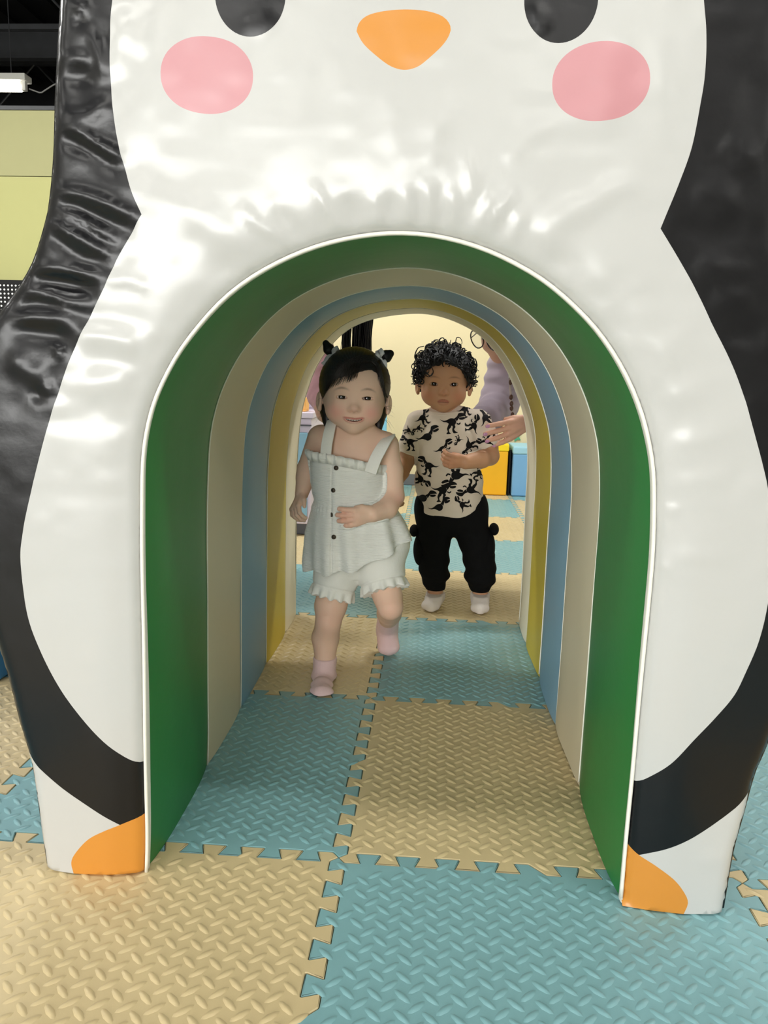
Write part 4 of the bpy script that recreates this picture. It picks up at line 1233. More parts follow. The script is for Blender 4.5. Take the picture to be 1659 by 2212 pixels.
f.chain([B(1037, 1293, 1.352), B(1037, 1308, 1.315), B(1037, 1317, 1.272)], [.019, .018, .013], .01)
def tintB(V):
    base = np.array(lin(198, 150, 116)[:3]); c = np.tile(base, (len(V), 1))
    def mix(w, rgb):
        w = np.clip(w, 0, 1)[:, None]; c[:] = c*(1-w)+np.array(lin(*rgb)[:3])*w
    L = HB.loc(V); front = L[:, 2] > 0
    for sg in (-1, 1):
        mix(.40*front*np.exp(-(((L[:, 0]-sg*.044)/.020)**2+((L[:, 1]+.036)/.017)**2)), (205, 122, 98))
        bx = (L[:, 0]-sg*.031); by = L[:, 1]-(.0215-.28*bx*bx/.02-.05*bx*sg)
        mix(.48*front*np.exp(-(by/.0024)**2)*np.clip(1.25-abs(bx)/.017, 0, 1), (60, 38, 28))
    mix(.35*front*np.exp(-((L[:, 0]/.012)**2+((L[:, 1]+.027)/.008)**2)), (190, 118, 92))
    near = (abs(L[:, 0]) < .03) & (L[:, 1] < -.035) & (L[:, 1] > -.075) & front
    ii = np.where(near)[0]; d = np.full(len(V), 1.0)
    for cur in (Ub, Lb):
        for p in cur: d[ii] = np.minimum(d[ii], np.linalg.norm(V[ii]-p, axis=1))
    mix(np.clip((.0046-d)/.0016, 0, 1)*.9, (176, 98, 88))
    mix(near*np.exp(-((L[:, 1]+.0526)/.0009)**2)*(abs(L[:, 0]) < .0165)*.8, (104, 50, 44))
    mix(.35*np.exp(-(np.linalg.norm(V-B(975, 1000, 1.23), axis=1)/.03)**2), (212, 140, 112))
    return c
fB = f
bodyB = solid(f, 'body', skin_mat('tan skin'), boy, 2, tintB)
eyes(HB, 1.0, boy, EYB, .0002, .0300, .0124, (34, 20, 14), None, (0.0, 0.0005), iris_r=.0078)
lashes(HB, 1.0, boy, EYB, .0000, (.0140, .0058), m_lash, 0.05)

# curly hair
fh = Field(HB.P(0, .02, -.03)-.14, HB.P(0, .02, -.03)+.14, 0.002)
fn = hairfn(HB, 1.0, .010, [-.095, -.078, -.066, -.052, -.036, -.015, 0.0, .015, .036, .052, .066, .078, .095], [-.030, -.012, .012, .040, .050, .057, .066, .057, .050, .040, .014, -.010, -.028], 1.05, -.055, .0006, 2.0)
fh.put(fn, HB.P(0, .02, -.03)-.135, HB.P(0, .02, -.03)+.135, 0)
hairB = solid(fh, 'hair', m_hairb, boy, 1)
curls = []
rs = np.random.default_rng(21)
cnt = 0
while cnt < 290:
    q = rs.normal(size=3); q /= np.linalg.norm(q)
    if q[1] < -.55: continue
    u, v, w = q[0]*.087, .030+q[1]*.088, -.032+q[2]*.097
    lim = np.interp(u, [-.095, -.066, -.036, 0, .036, .066, .095], [-.03, .02, .054, .068, .054, .02, -.03]) if w > -.02 else -.05
    if v < lim: continue
    p = HB.P(u, v, w); nn_ = nrm(HB.u*q[0]/.087+HB.v*q[1]/.088+HB.w*q[2]/.097)
    tang = nrm(np.cross(nn_, rs.normal(size=3)))
    down = nrm(-HB.v*0.9+nn_*0.5+tang*0.7)
    ax = nrm(nn_*rs.uniform(.25, .9)+down*rs.uniform(.2, .8)+tang*.5)
    e1 = nrm(np.cross(ax, rs.normal(size=3))); e2 = np.cross(ax, e1)
    R_ = rs.uniform(.0060, .0125); ln = rs.uniform(.008, .024); turns = rs.uniform(1.0, 1.7)
    n_ = int(13*turns)
    for k in range(2):
        ph = rs.uniform(0, .6)
        pts = []
        for i in range(n_):
            t = i/(n_-1); an = t*turns*2*PI+ph
            pts.append(p-nn_*.004+ax*ln*t+e1*R_*(math.cos(an)-math.cos(ph))*(1-.25*t)+e2*R_*(math.sin(an)-math.sin(ph))*(1-.25*t)+rs.normal(size=3)*.0003)
        curls.append(pts)
    cnt += 1
cm = MB()
for pts in curls: cm.tube([tuple(p) for p in pts], [.0020*(1-.6*(i/len(pts))) for i in range(len(pts))], 5, True)
cu = cm.build('curls', m_hairb, None, True); cu.parent = hairB; cu['kind'] = 'stuff'
# a few single locks that the photo shows on the brow and at the ears
lk = MB()
def lock(px, r):
    P_ = catmull([at(x, y, Y) for x, y, Y in px], .004); n_ = len(P_)
    lk.tube([tuple(p) for p in P_], [r*(1-.6*i/n_) for i in range(n_)], 6)
lock([(912, 778, 1.262), (918, 800, 1.252), (929, 812, 1.25), (936, 803, 1.25), (930, 791, 1.25), (925, 797, 1.25)], .0026)
lock([(908, 790, 1.27), (915, 806, 1.258), (926, 814, 1.256), (934, 806, 1.256)], .0020)
lock([(900, 800, 1.29), (893, 815, 1.285), (899, 824, 1.285), (905, 815, 1.285)], .003)
lock([(902, 782, 1.29), (896, 770, 1.29), (903, 752, 1.29), (916, 748, 1.29)], .0026)
lock([(985, 775, 1.258), (990, 790, 1.252), (1001, 792, 1.252), (1004, 783, 1.255)], .003)
lock([(1020, 780, 1.29), (1030, 790, 1.29), (1026, 775, 1.29), (1018, 783, 1.29)], .003)
lock([(984, 740, 1.33), (987, 729, 1.33), (995, 731, 1.33), (998, 742, 1.33), (990, 745, 1.33)], .0016)
lock([(1018, 800, 1.3), (1024, 812, 1.3), (1019, 820, 1.3)], .0016); lock([(905, 822, 1.3), (897, 830, 1.3), (890, 822, 1.3)], .0014)
l_ = lk.build('loose_locks', m_hairb, None, True); l_.parent = hairB; l_['kind'] = 'stuff'

# dinosaur shirt
m_shirt = mat('cream cotton jersey', (226, 212, 196), 0.85, 0.2, bump=[('noise', (900, 900, 900), 0.3, 0.0006)], noise=(30, 0.03), sheen=0.1)
m_print = mat('black fabric print', (20, 19, 20), 0.8, 0.2, noise=(200, 0.2))
sp0, sp1 = B(966, 892, 1.345), B(973, 1100, 1.350)
fsh = Field(np.array([sp1[0]-.18, 1.20, sp1[2]-.05]), np.array([sp1[0]+.18, 1.50, sp0[2]+.05]), .0019)
SX = sp1-sp0; SL = np.linalg.norm(SX); SX = SX/SL
SU = nrm(np.array([1, 0, 0])-SX*SX[0]); SW = np.cross(SX, SU); SW = SW if SW[1] < 0 else -SW
def shirtfn(X, Y, Z, only_ends=False):
    X, Y, Z = np.broadcast_arrays(X, Y, Z)
    x, y, z = X-sp0[0], Y-sp0[1], Z-sp0[2]
    a = x*SU[0]+y*SU[1]+z*SU[2]; b = x*SW[0]+y*SW[1]+z*SW[2]; t = (x*SX[0]+y*SX[1]+z*SX[2])/SL
    th = np.arctan2(a, b)
    rx = np.interp(t, [0, .08, .2, .5, .8, 1.1], [.060, .080, .094, .098, .103, .104]); ry = np.interp(t, [0, .1, .3, .7, 1.1], [.050, .070, .083, .094, .092])
    fold_ = .0022*np.sin(t*17+a*38)*np.clip(t-.15, 0, .5)+.003*np.clip(t-.4, 0, 1)*np.sin(th*5+1.2)+.0016*np.sin(t*30-a*55+2)
    d = (np.sqrt((a/rx)**2+(b/ry)**2)-1)*.085+fold_
    hem = .85+.18*np.clip(np.cos(th), 0, 1)**.55+.012*np.sin(th*5)
    if only_ends: return np.maximum(np.maximum(d-.014, np.abs(a)-.106), np.maximum((.06-t)*SL, (t-hem)*SL))
    return np.maximum(d, np.maximum(-t*SL-.004, (t-hem)*SL))
fsh.put(shirtfn, fsh.lo+.01, fsh.lo+fsh.n*fsh.h-.01, 0)
fsh.cone(B(945, 906, 1.345), B(908, 917, 1.345), .040, .039, .02); fsh.cone(B(985, 903, 1.345), B(1030, 915, 1.345), .040, .039, .02)
def sleeve(a, b, ra, rb):
    a, b = np.array(a), np.array(b); ax = b-a; L = np.linalg.norm(ax); ax = ax/L
    def fn(X, Y, Z):
        x, y, z = X-a[0], Y-a[1], Z-a[2]
        t = x*ax[0]+y*ax[1]+z*ax[2]
        d2 = np.sqrt(np.maximum((x*x+y*y+z*z)-t*t, 1e-12))
        tt = np.clip(t/L, 0, 1)
        r = ra+(rb-ra)*tt+.0012*np.sin(t*160+x*60)
        d2 = np.sqrt(d2*d2+np.minimum(t, 0)**2)
        return np.maximum(d2-r, t-L)
    fsh.put(fn, np.minimum(a, b)-.06, np.maximum(a, b)+.06, .012)
sleeve(B(905, 916, 1.345), B(882, 980, 1.342), .041, .038)
sleeve(B(1033, 914, 1.345), B(1058, 966, 1.334), .041, .039)
fsh.wrap(fB, .0035, lambda X, Y, Z: shirtfn(X, Y, Z, True))
shirt = solid(fsh, 'dinosaur_shirt', m_shirt, boy, 1)
# collar
cp = [B(960, 893, 1.345)+np.array([math.sin(a)*.047, -math.cos(a)*.047, .006-.011*math.cos(a)]) for a in np.linspace(0, 2*PI, 40, endpoint=False)]
co = MB().tube([tuple(p) for p in cp], .0062, 8, closed=True).build('collar', m_shirt, None, True); co.parent = shirt
bpy.context.view_layer.update()
bvs = BVHTree.FromObject(shirt, bpy.context.evaluated_depsgraph_get())
DINO = [[(-50, 15), (-34, 9), (-20, 12), (-6, 18), (8, 17), (15, 12), (17, 4), (13, -5), (6, -9), (-4, -9), (-12, -3), (-22, 3), (-36, 5)],
        [(-13, -6), (-3, -11), (-5, -20), (-12, -28), (-10, -38), (-3, -42), (-16, -45), (-23, -43), (-17, -36), (-20, -26), (-17, -15)],
        [(2, -12), (11, -10), (15, -18), (10, -26), (16, -34), (25, -38), (10, -41), (4, -36), (2, -26), (4, -18)],
        [(10, 19), (19, 25), (25, 31), (31, 25), (26, 16), (20, 8), (18, 13)],
        [(24, 33), (30, 41), (42, 42), (54, 38), (59, 31), (50, 30), (40, 28), (31, 27)],
        [(31, 23), (42, 24), (53, 25), (56, 20), (45, 15), (32, 16)],
        [(20, 2), (28, -2), (34, 2), (37, -1), (30, -7), (21, -4)]]
def dino(px, py, size, rot=0, flip=1, only=None):
    sc = size/110.0; c, s_ = math.cos(math.radians(rot)), math.sin(math.radians(rot))
    q = MB()
    for k, poly_ in enumerate(DINO):
        if only and k not in only: continue
        P_ = np.array(poly_, float); cn = P_.mean(0); P_ = (cn+(P_-cn)*[1.04, 1.14])*[flip, 1]*sc*1.0
        P_ = np.stack([P_[:, 0]*c-P_[:, 1]*s_, P_[:, 0]*s_+P_[:, 1]*c], 1)
        P_ = catmull(np.vstack([P_, P_[:1]]), 1.5)[:-1]
        lo, hi = P_.min(0), P_.max(0)
        gx_, gy_ = np.meshgrid(np.arange(lo[0], hi[0], 2.2), np.arange(lo[1], hi[1], 2.2)); gx_, gy_ = gx_.ravel(), gy_.ravel()
        m_ = inside(P_, gx_, gy_)
        vs = [Vector((float(x), float(y))) for x, y in P_]+[Vector((float(x), float(y))) for x, y in zip(gx_[m_], gy_[m_])]
        n_ = len(P_)
        v2, e2, f2, *_r2 = delaunay_2d_cdt(vs, [(i, (i+1) % n_) for i in range(n_)], [], 0, 1e-4)
        cc = [(v2[a]+v2[b]+v2[d])/3 for a, b, d in f2]
        ok = inside(P_, np.array([w_.x for w_ in cc]), np.array([w_.y for w_ in cc])) if cc else []
        base = len(q.v); hit = []
        for w_ in v2:
            h = on_surface(bvs, px+w_.x, py-w_.y)
            good = h[0] is not None and h[0].y < 1.40 and h[1].y < .25
            hit.append(good); q.v.append(tuple(h[0]+h[1]*.0007) if good else (0, 0, 0))
        for fc, g in zip(f2, ok):
            if g and all(hit[i] for i in fc):
                d_ = [Vector(q.v[base+i]) for i in fc]
                if max((d_[0]-d_[1]).length, (d_[1]-d_[2]).length, (d_[0]-d_[2]).length) > .022: continue
                nr = (d_[1]-d_[0]).cross(d_[2]-d_[0])
                fc = list(fc) if nr.y < 0 else list(fc)[::-1]
                q.f.append([base+i for i in fc])
    used = sorted({i for fc in q.f for i in fc})
    if not used: return
    mp_ = {i: k for k, i in enumerate(used)}
    q.v = [q.v[i] for i in used]; q.f = [[mp_[i] for i in fc] for fc in q.f]
    o = q.build('dinosaur_print', m_print, None, True); o.parent = shirt
for d_ in [(976, 914, 56), (914, 904, 42, 35), (924, 946, 56, 18, 1, (0, 3, 4, 5)), (886, 956, 44, 5, -1), (958, 972, 48, 22), (1050, 903, 46, 75), (1022, 920, 44, -80, -1),
           (1054, 951, 42, 150), (1015, 962, 46, 95, -1), (926, 1008, 50, -12, -1), (985, 1024, 66, 190, 1), (956, 1061, 56, -3), (1017, 1056, 54, 165), (914, 1078, 52, -6, 1, (0, 3, 4, 5, 1)),
           (949, 1098, 52, 15, 1, (3, 4, 5, 0)), (1000, 1090, 40, 100), (1034, 1022, 42, -60), (907, 1036, 44, -62), (1005, 885, 40, 25), (905, 925, 26, 60, -1), (882, 930, 26, -70), (990, 950, 24, 200)]:
    dino(*d_)

# black cargo pants
m_pants = mat('black cotton twill', (17, 17, 18), 0.9, 0.15, bump=[('noise', (600, 600, 600), 0.3, 0.0008)], noise=(40, 0.2))
fp = Field(np.array([B(860, 1200, 1.35)[0], 1.22, .02]), np.array([B(1100, 1200, 1.35)[0], 1.48, .36]), .0021)
fp.cone(B(940, 1090, 1.350), B(1008, 1090, 1.350), .064, .064, .02)
fp.cone(B(942, 1118, 1.352), B(1010, 1118, 1.352), .062, .062, .03)
def pantleg(pts, rads, seed):
    pts = [np.array(p) for p in pts]
    for i in range(len(pts)-1):
        a, b = pts[i], pts[i+1]; ra, rb = rads[i], rads[i+1]; ab = b-a; l2 = ab@ab
        def fn(X, Y, Z):
            t = np.clip(((X-a[0])*ab[0]+(Y-a[1])*ab[1]+(Z-a[2])*ab[2])/l2, 0, 1)
            w = np.clip((.20-Z)/.14, 0, 1)
            r = ra+(rb-ra)*t+w*.0055*np.sin(Z*125+seed+(X-a[0])*20)
            return np.sqrt((X-a[0]-t*ab[0])**2+(Y-a[1]-t*ab[1])**2+(Z-a[2]-t*ab[2])**2)-r
        fp.put(fn, np.minimum(a, b)-.075, np.maximum(a, b)+.075, .014)
pantleg([B(940, 1122, 1.352), B(936, 1165, 1.348), B(936, 1205, 1.340), B(939, 1238, 1.342)], [.054, .052, .047, .046], .4)
pantleg([B(1011, 1122, 1.352), B(1026, 1165, 1.348), B(1035, 1205, 1.340), B(1038, 1238, 1.342)], [.054, .051, .047, .050], 2.2)
fp.chain([B(938, 1250, 1.345), B(941, 1263, 1.347)], [.036, .0320], .012)
fp.chain([B(1037, 1250, 1.345), B(1037, 1258, 1.347)], [.042, .038], .012)
for zc, xx in ((B(940, 1272, 1.347)[2], 0), ):
    fp.put(lambda X, Y, Z: (Z+X*0+Y*0)-zc, fp.lo, fp.lo+fp.n*fp.h, .004, True)
zp_ = B(940, 1272, 1.347)[2]
fp.wrap(fB, .004, lambda X, Y, Z: np.maximum(zp_-Z, Z-zp_-.19)+X*0+Y*0)
pants = solid(fp, 'cargo_pants', m_pants, boy, 1)
for x, y, sg in ((895, 1146, -1), (1067, 1143, 1)):
    c_ = B(x, y, 1.352)
    o = MB().ball(c_, (.0155, .042, .0185), 20, 14).build('pocket_flap', m_pants, None, True); o.parent = pants
    c_ = B(x-sg*12, y+40, 1.345)
    o = MB().ball(c_, (.021, .046, .052), 20, 14).build('cargo_pocket', m_pants, None, True); o.parent = pants
# white socks
m_wsock = mat('white cotton sock', (236, 226, 220), 0.85, 0.2, bump=[('noise', (700, 700, 300), 0.4, 0.001)], noise=(60, 0.04), sheen=0.2)
for ank, mid, toe, dx in ((B(941, 1286, 1.350), B(936, 1303, 1.312), B(930, 1311, 1.278), -1), (B(1037, 1287, 1.350), B(1037, 1306, 1.312), B(1037, 1315, 1.275), 0)):
    fk = Field(np.array([ank[0]-.06, 1.23, -.002]), np.array([ank[0]+.06, 1.40, .10]), .0019)
    fk.cone(ank+[0, 0, .006], ank, .0290, .0285, 0)
    fk.cone(ank, ank*[1, 1, 0]+[0, .012, .026], .0285, .0265, .008)
    fk.chain([ank*[1, 1, 0]+[0, .008, .029], mid*[1, 1, 0]+[0, 0, .028], toe*[1, 1, 0]+[0, 0, .021]], [.0270, .0275, .0185], .010)
    fk.cone(toe*[1, 1, 0]+[-.014, .010, .017], toe*[1, 1, 0]+[.014, .010, .017], .0150, .0155, .010)
    fk.wrap(fB, .003, lambda X, Y, Z: (Z-float(ank[2])-.010)+X*0+Y*0)
    fk.put(clip_floor, fk.lo, fk.lo+fk.n*fk.h, .004, True)
    zt = float(ank[2]+.010)
    fk.put(lambda X, Y, Z: -(Z+X*0+Y*0-zt), fk.lo, fk.lo+fk.n*fk.h, .003, True)
    solid(fk, 'sock', m_wsock, boy, 1)
# ------------------------------------------------------------------ adults bending in behind the tunnel
def adult_skin(name, rgb):
    base = np.array(lin(*rgb)[:3])
    return lambda V: np.tile(base, (len(V), 1))
m_lilac = mat('lilac jersey', (196, 182, 196), 0.8, 0.25, bump=[('noise', (500, 500, 500), 0.2, 0.0008)], noise=(12, 0.05), sheen=0.1)
m_navy = mat('dark navy trousers', (38, 42, 56), 0.8, 0.2, noise=(30, 0.15))
m_rose = mat('dusty pink jersey', (222, 172, 180), 0.8, 0.25, bump=[('noise', (500, 500, 500), 0.2, 0.0008)], noise=(12, 0.05), sheen=0.1)
m_grey = mat('grey leggings', (92, 92, 98), 0.8, 0.2, noise=(30, 0.1))
m_shoe = mat('white grip sock', (226, 224, 220), 0.8, 0.2, noise=(40, 0.05))

# --- woman in lilac, bent over from the right, hand on the boy's arm
wr = empty('person', (0.86, 1.62, 0.002), 'adult in lilac top and glasses bending over, hand on curly-haired child', 'person')
HC = at(1084, 716, 1.62)
HR = Frame(HC, np.array([-.78, -.50, -.36]), -0.10)
f = Field([0.06, 1.27, -0.002], [1.14, 1.90, 1.06], .0036)
head(f, HR, 1.20, wide=.98)
f.cone(HR.P(0, -.04, -.05), at(1140, 752, 1.62), .050, .056, .02)
SH = at(1158, 752, 1.62); HP = np.array([0.86, 1.62, 0.90])
f.cone(SH, HP, .085, .10, .04); f.cone(SH+[0, -.10, 0], SH+[0, .10, 0], .06, .06, .04); f.cone(HP+[0, -.07, -.02], HP+[0, .07, -.02], .10, .10, .04)
# far arm hangs down and reaches behind the boy
f.chain([at(1112, 775, 1.74), at(1092, 880, 1.70), at(1050, 905, 1.56), at(1012, 915, 1.50)], [.050, .042, .034, .026], .03)
hand(f, at(1010, 915, 1.498), [-1, -.25, -.05], [0, 0, 1], [0, -1, 0], .165, .0088, (.3, .3, .3, .3))
# near arm comes in from the right, hand on the boy's sleeve
f.chain([SH+[.03, -.15, -.02], at(1235, 862, 1.40), at(1185, 898, 1.360), at(1142, 914, 1.335)], [.052, .040, .034, .0260], .03)
WR_ = at(1139, 914, 1.333)
DR = at(1064, 944, 1.285)-WR_
tipsR, nR = hand(f, WR_, DR, [0.15, -.1, 1], [-.1, 1, -.15], .140, .0084, (.10, .14, .18, .22), spread=.15, thumb=(.2, .9))
# legs
for sy in (-.085, .085):
    f.chain([HP+[.02, sy, -.05], np.array([.90, 1.62+sy*1.1, .48]), np.array([.93, 1.62+sy*1.2, .10]), np.array([.93, 1.62+sy*1.2, .05])], [.085, .060, .040, .036], .03)
    f.chain([np.array([.95, 1.62+sy*1.2, .040]), np.array([.80, 1.62+sy*1.25, .032])], [.034, .028], .02)
body_r = solid(f, 'body', skin_mat('light tan skin'), wr, 2, adult_skin('', (222, 172, 146)))
fa = f
# top
fc = Field([0.10, 1.30, .35], [1.02, 1.90, 1.05], .0036)
fc.cone(SH+[.0, 0, 0], HP+[-.04, 0, .0], .105, .125, .04)
fc.cone(SH+[.01, -.12, -.01], SH+[.01, .12, -.01], .075, .075, .05)
fc.cone(HP+[-.06, -.06, -.03], HP+[-.06, .06, -.03], .115, .115, .05)
def wavy(a, b, ra, rb, amp, fr_, k=.03):
    a, b = np.array(a), np.array(b); ab = b-a; l2 = ab@ab
    def fn(X, Y, Z):
        t = np.clip(((X-a[0])*ab[0]+(Y-a[1])*ab[1]+(Z-a[2])*ab[2])/l2, 0, 1)
        r = ra+(rb-ra)*t+amp*np.sin(t*fr_+(X-a[0])*45+(Y-a[1])*30)
        return np.sqrt((X-a[0]-t*ab[0])**2+(Y-a[1]-t*ab[1])**2+(Z-a[2]-t*ab[2])**2)-r
    m_ = max(ra, rb)+amp
    fc.put(fn, np.minimum(a, b)-m_, np.maximum(a, b)+m_, k)
wavy(at(1104, 772, 1.735), at(1078, 868, 1.70), .076, .066, .0035, 22)
wavy(at(1080, 872, 1.70), at(1052, 903, 1.58), .064, .050, .0030, 24, .02)
wavy(at(1052, 903, 1.58), at(1020, 913, 1.51), .050, .034, .0020, 24, .02)
wavy(SH+[.03, -.15, -.02], at(1232, 858, 1.40), .075, .056, .0035, 22)
wavy(at(1232, 858, 1.40), at(1192, 893, 1.365), .056, .042, .003, 20, .02)
lil = solid(fc, 'lilac_top', m_lilac, wr, 2)
fc = Field([0.70, 1.40, .08], [1.10, 1.86, 1.02], .005)
fc.cone(HP+[0, -.07, -.03], HP+[0, .07, -.03], .118, .118, .02)
for sy in (-.085, .085):
    fc.chain([HP+[.02, sy, -.05], np.array([.90, 1.62+sy*1.1, .48]), np.array([.93, 1.62+sy*1.2, .11])], [.108, .078, .060], .02)
solid(fc, 'trousers', m_navy, wr, 2)
for sy in (-.085, .085):
    fc = Field([.72, 1.62+sy*1.2-.08, .0], [1.02, 1.62+sy*1.2+.08, .14], .004)
    fc.chain([np.array([.93, 1.62+sy*1.2, .11]), np.array([.94, 1.62+sy*1.2, .045]), np.array([.80, 1.62+sy*1.25, .036])], [.044, .043, .034], .02)
    fc.put(clip_floor, fc.lo, fc.lo+fc.n*fc.h, .004, True)
    solid(fc, 'sock', m_shoe, wr, 1)
# hair tied back
fh = Field(HR.P(0, .03, -.04)-.18, HR.P(0, .03, -.04)+.18, 0.004)
fn = hairfn(HR, 1.20, .010, [-.095, -.078, -.060, -.03, 0.0, .03, .060, .078, .095], [-.02, .0, .045, .066, .072, .066, .045, .0, -.02], .98, -.05, .0006, 2.0)
fh.put(fn, HR.P(0, .03, -.04)-.175, HR.P(0, .03, -.04)+.175, 0)
fh.ell(HR.P(0, .06, -.17), (.045, .045, .045), .01)
solid(fh, 'hair', m_hairb, wr, 1)
eyes(HR, 1.20, wr, (-.030, .030), 0, .0305, .0122, (40, 26, 20), None, iris_r=.0058)
# round glasses
m_frame = mat('dark glasses frame', (48, 34, 34), 0.25, 0.6, noise=(200, 0.3)); m_lens = mat('clear lens', (235, 240, 240), 0.05, 0.5, alpha=0.10, noise=(5, 0.01))
gl = empty('glasses', (0, 0, 0), 'round dark-framed glasses worn by the adult in lilac', 'glasses')
gl.location = Vector(HR.P(0, -.002, .075))
for sg in (-1, 1):
    c_ = HR.P(sg*.042, -.004, .078)
    ring = [tuple(c_+HR.u*math.cos(a)*.034+HR.v*math.sin(a)*.030-HR.w*.004*abs(math.cos(a))) for a in np.linspace(0, 2*PI, 40, endpoint=False)]
    child(MB().tube(ring, .0022, 8, closed=True).build('rim', m_frame, None, True), gl)
    le = MB(); le.v = [tuple(c_+HR.w*.0012)]+ring+[tuple(c_-HR.w*.0012)]
    for i in range(40):
        j = (i+1) % 40; le.f += [[0, 1+i, 1+j], [41, 1+j, 1+i]]
    child(le.build('lens', m_lens, None, True), gl)
    child(MB().tube([tuple(HR.P(sg*.070, 0, .074)), tuple(HR.P(sg*.092, .002, .03)), tuple(HR.P(sg*.094, -.004, -.035))], .0018, 6).build('temple', m_frame, None, True), gl)
child(MB().tube([tuple(HR.P(-.011, 0, .077)), tuple(HR.P(0, .004, .080)), tuple(HR.P(.011, 0, .077))], .0018, 6).build('bridge', m_frame, None, True), gl)
# painted nails
m_nail = mat('mauve nail polish', (206, 150, 186), 0.18, 0.6, noise=(100, 0.05))
for p, d_ in tipsR[:4]:
    nn_ = nrm(-nR-np.dot(-nR, d_)*d_); sd = np.cross(d_, nn_)
    o = MB().ball((0, 0, 0), (.0056, .0075, .0022), 14, 8).build('fingernail', m_nail, None, True)
    R3 = Matrix(np.stack([sd, d_, nn_], 1).tolist()).to_4x4()
    o.matrix_world = Matrix.Translation(Vector(p+nn_*.0056+d_*.0005)) @ R3
    o.parent = wr; o.matrix_parent_inverse = Matrix.Translation(-wr.location)
# lanyard with beads hanging from the neck
ly = empty('lanyard', tuple(at(1104, 905, 1.585)), 'thin lanyard with beads hanging in front of the lilac top', 'lanyard')
Pl = catmull([at(1112, 770, 1.60), at(1103, 800, 1.59), at(1101, 820, 1.585), at(1103, 850, 1.585), at(1105, 880, 1.585), at(1108, 910, 1.585)], .02)
child(ribbon(Pl, np.tile([1.0, -.3, 0], (len(Pl), 1)), .007, .0016).build('cord', mat('beige cord', (196, 182, 172), 0.7, 0.3, noise=(60, 0.1)), None, True), ly)
m_bead = mat('brown bead', (98, 66, 52), 0.3, 0.5, noise=(100, 0.2))
for k, (x, y) in enumerate(((1103, 826), (1104, 858), (1105, 872), (1105, 882), (1107, 896))):
    child(MB().ball(at(x, y, 1.578), (.0065, .0065, .0090)).build('bead', m_bead, None, True), ly)
child(MB().box(tuple(at(1098, 816, 1.58)-[.0, .002, .0]), tuple(at(1110, 806, 1.58)+[.0, .002, .0])).build('clasp', m_shoe), ly)

# --- woman in pink with long black hair, bent over from the left
wl_ = empty('person', (-0.72, 1.66, 0.002), 'adult in pink with long black hair hanging, bending in from left', 'person')
HC = at(768, 648, 1.66)
HL = Frame(HC, np.array([.45, -.45, -.77]), 0.0)
f = Field([-1.0, 1.36, -0.002], [0.10, 1.94, 1.16], .0045)
head(f, HL, 1.18, wide=.98)
SHL = at(640, 690, 1.68); HPL = np.array([-.74, 1.66, .90])
f.cone(HL.P(0, -.03, -.05), SHL, .05, .056, .02)
f.cone(SHL, HPL, .085, .10, .04); f.cone(SHL+[0, -.10, 0], SHL+[0, .10, 0], .06, .06, .04); f.cone(HPL+[0, -.07, -.02], HPL+[0, .07, -.02], .10, .10, .04)
f.chain([at(690, 752, 1.61), at(690, 850, 1.58), at(700, 895, 1.50)], [.038, .034, .026], .03)
hand(f, at(701, 897, 1.498), [.6, -.6, -.5], [0.3, -.6, .6], [1, .3, 0], .15, .0082, (.5, .5, .5, .5))
f.chain([SHL+[.02, .15, -.02], at(705, 830, 1.84), at(720, 900, 1.80)], [.050, .040, .026], .03)
hand(f, at(720, 902, 1.798), [.3, -.3, -.9], [0.3, -.6, .3], [1, .3, 0], .15, .0082, (.5, .5, .5, .5))
for sy in (-.085, .085):
    f.chain([HPL+[-.02, sy, -.05], np.array([-.78, 1.66+sy*1.1, .48]), np.array([-.81, 1.66+sy*1.2, .10]), np.array([-.81, 1.66+sy*1.2, .05])], [.085, .060, .040, .036], .03)
    f.chain([np.array([-.83, 1.66+sy*1.2, .040]), np.array([-.68, 1.66+sy*1.25, .032])], [.034, .028], .02)
solid(f, 'body', skin_mat('light tan skin'), wl_, 2, adult_skin('', (224, 178, 154)))
fc = Field([-.95, 1.38, .45], [0.0, 1.94, 1.14], .0045)
fc.cone(SHL, HPL+[.04, 0, 0], .105, .125, .04); fc.cone(SHL+[0, -.11, -.01], SHL+[0, .11, -.01], .075, .075, .05)
fc.cone(HPL+[.06, -.06, -.03], HPL+[.06, .06, -.03], .115, .115, .05)
wavy(at(688, 752, 1.61), at(692, 850, 1.585), .050, .044, .003, 20)
wavy(at(694, 850, 1.585), at(702, 878, 1.53), .050, .036, .002, 18, .02)
wavy(SHL+[.02, .15, -.02], at(705, 830, 1.84), .062, .05, .003, 20)
solid(fc, 'pink_top', m_rose, wl_, 2)
fc = Field([-1.0, 1.42, .08], [-.58, 1.90, 1.02], .005)
fc.cone(HPL+[0, -.07, -.03], HPL+[0, .07, -.03], .118, .118, .02)
for sy in (-.085, .085):
    fc.chain([HPL+[-.02, sy, -.05], np.array([-.78, 1.66+sy*1.1, .48]), np.array([-.81, 1.66+sy*1.2, .11])], [.108, .074, .052], .02)
solid(fc, 'leggings', m_grey, wl_, 2)
for sy in (-.085, .085):
    fc = Field([-.90, 1.66+sy*1.2-.08, .0], [-.60, 1.66+sy*1.2+.08, .14], .004)
    fc.chain([np.array([-.81, 1.66+sy*1.2, .11]), np.array([-.82, 1.66+sy*1.2, .045]), np.array([-.68, 1.66+sy*1.25, .036])], [.044, .043, .034], .02)
    fc.put(clip_floor, fc.lo, fc.lo+fc.n*fc.h, .004, True)
    solid(fc, 'sock', m_shoe, wl_, 1)
fh = Field(HL.P(0, .03, -.04)-.20, HL.P(0, .03, -.04)+.20, 0.004)
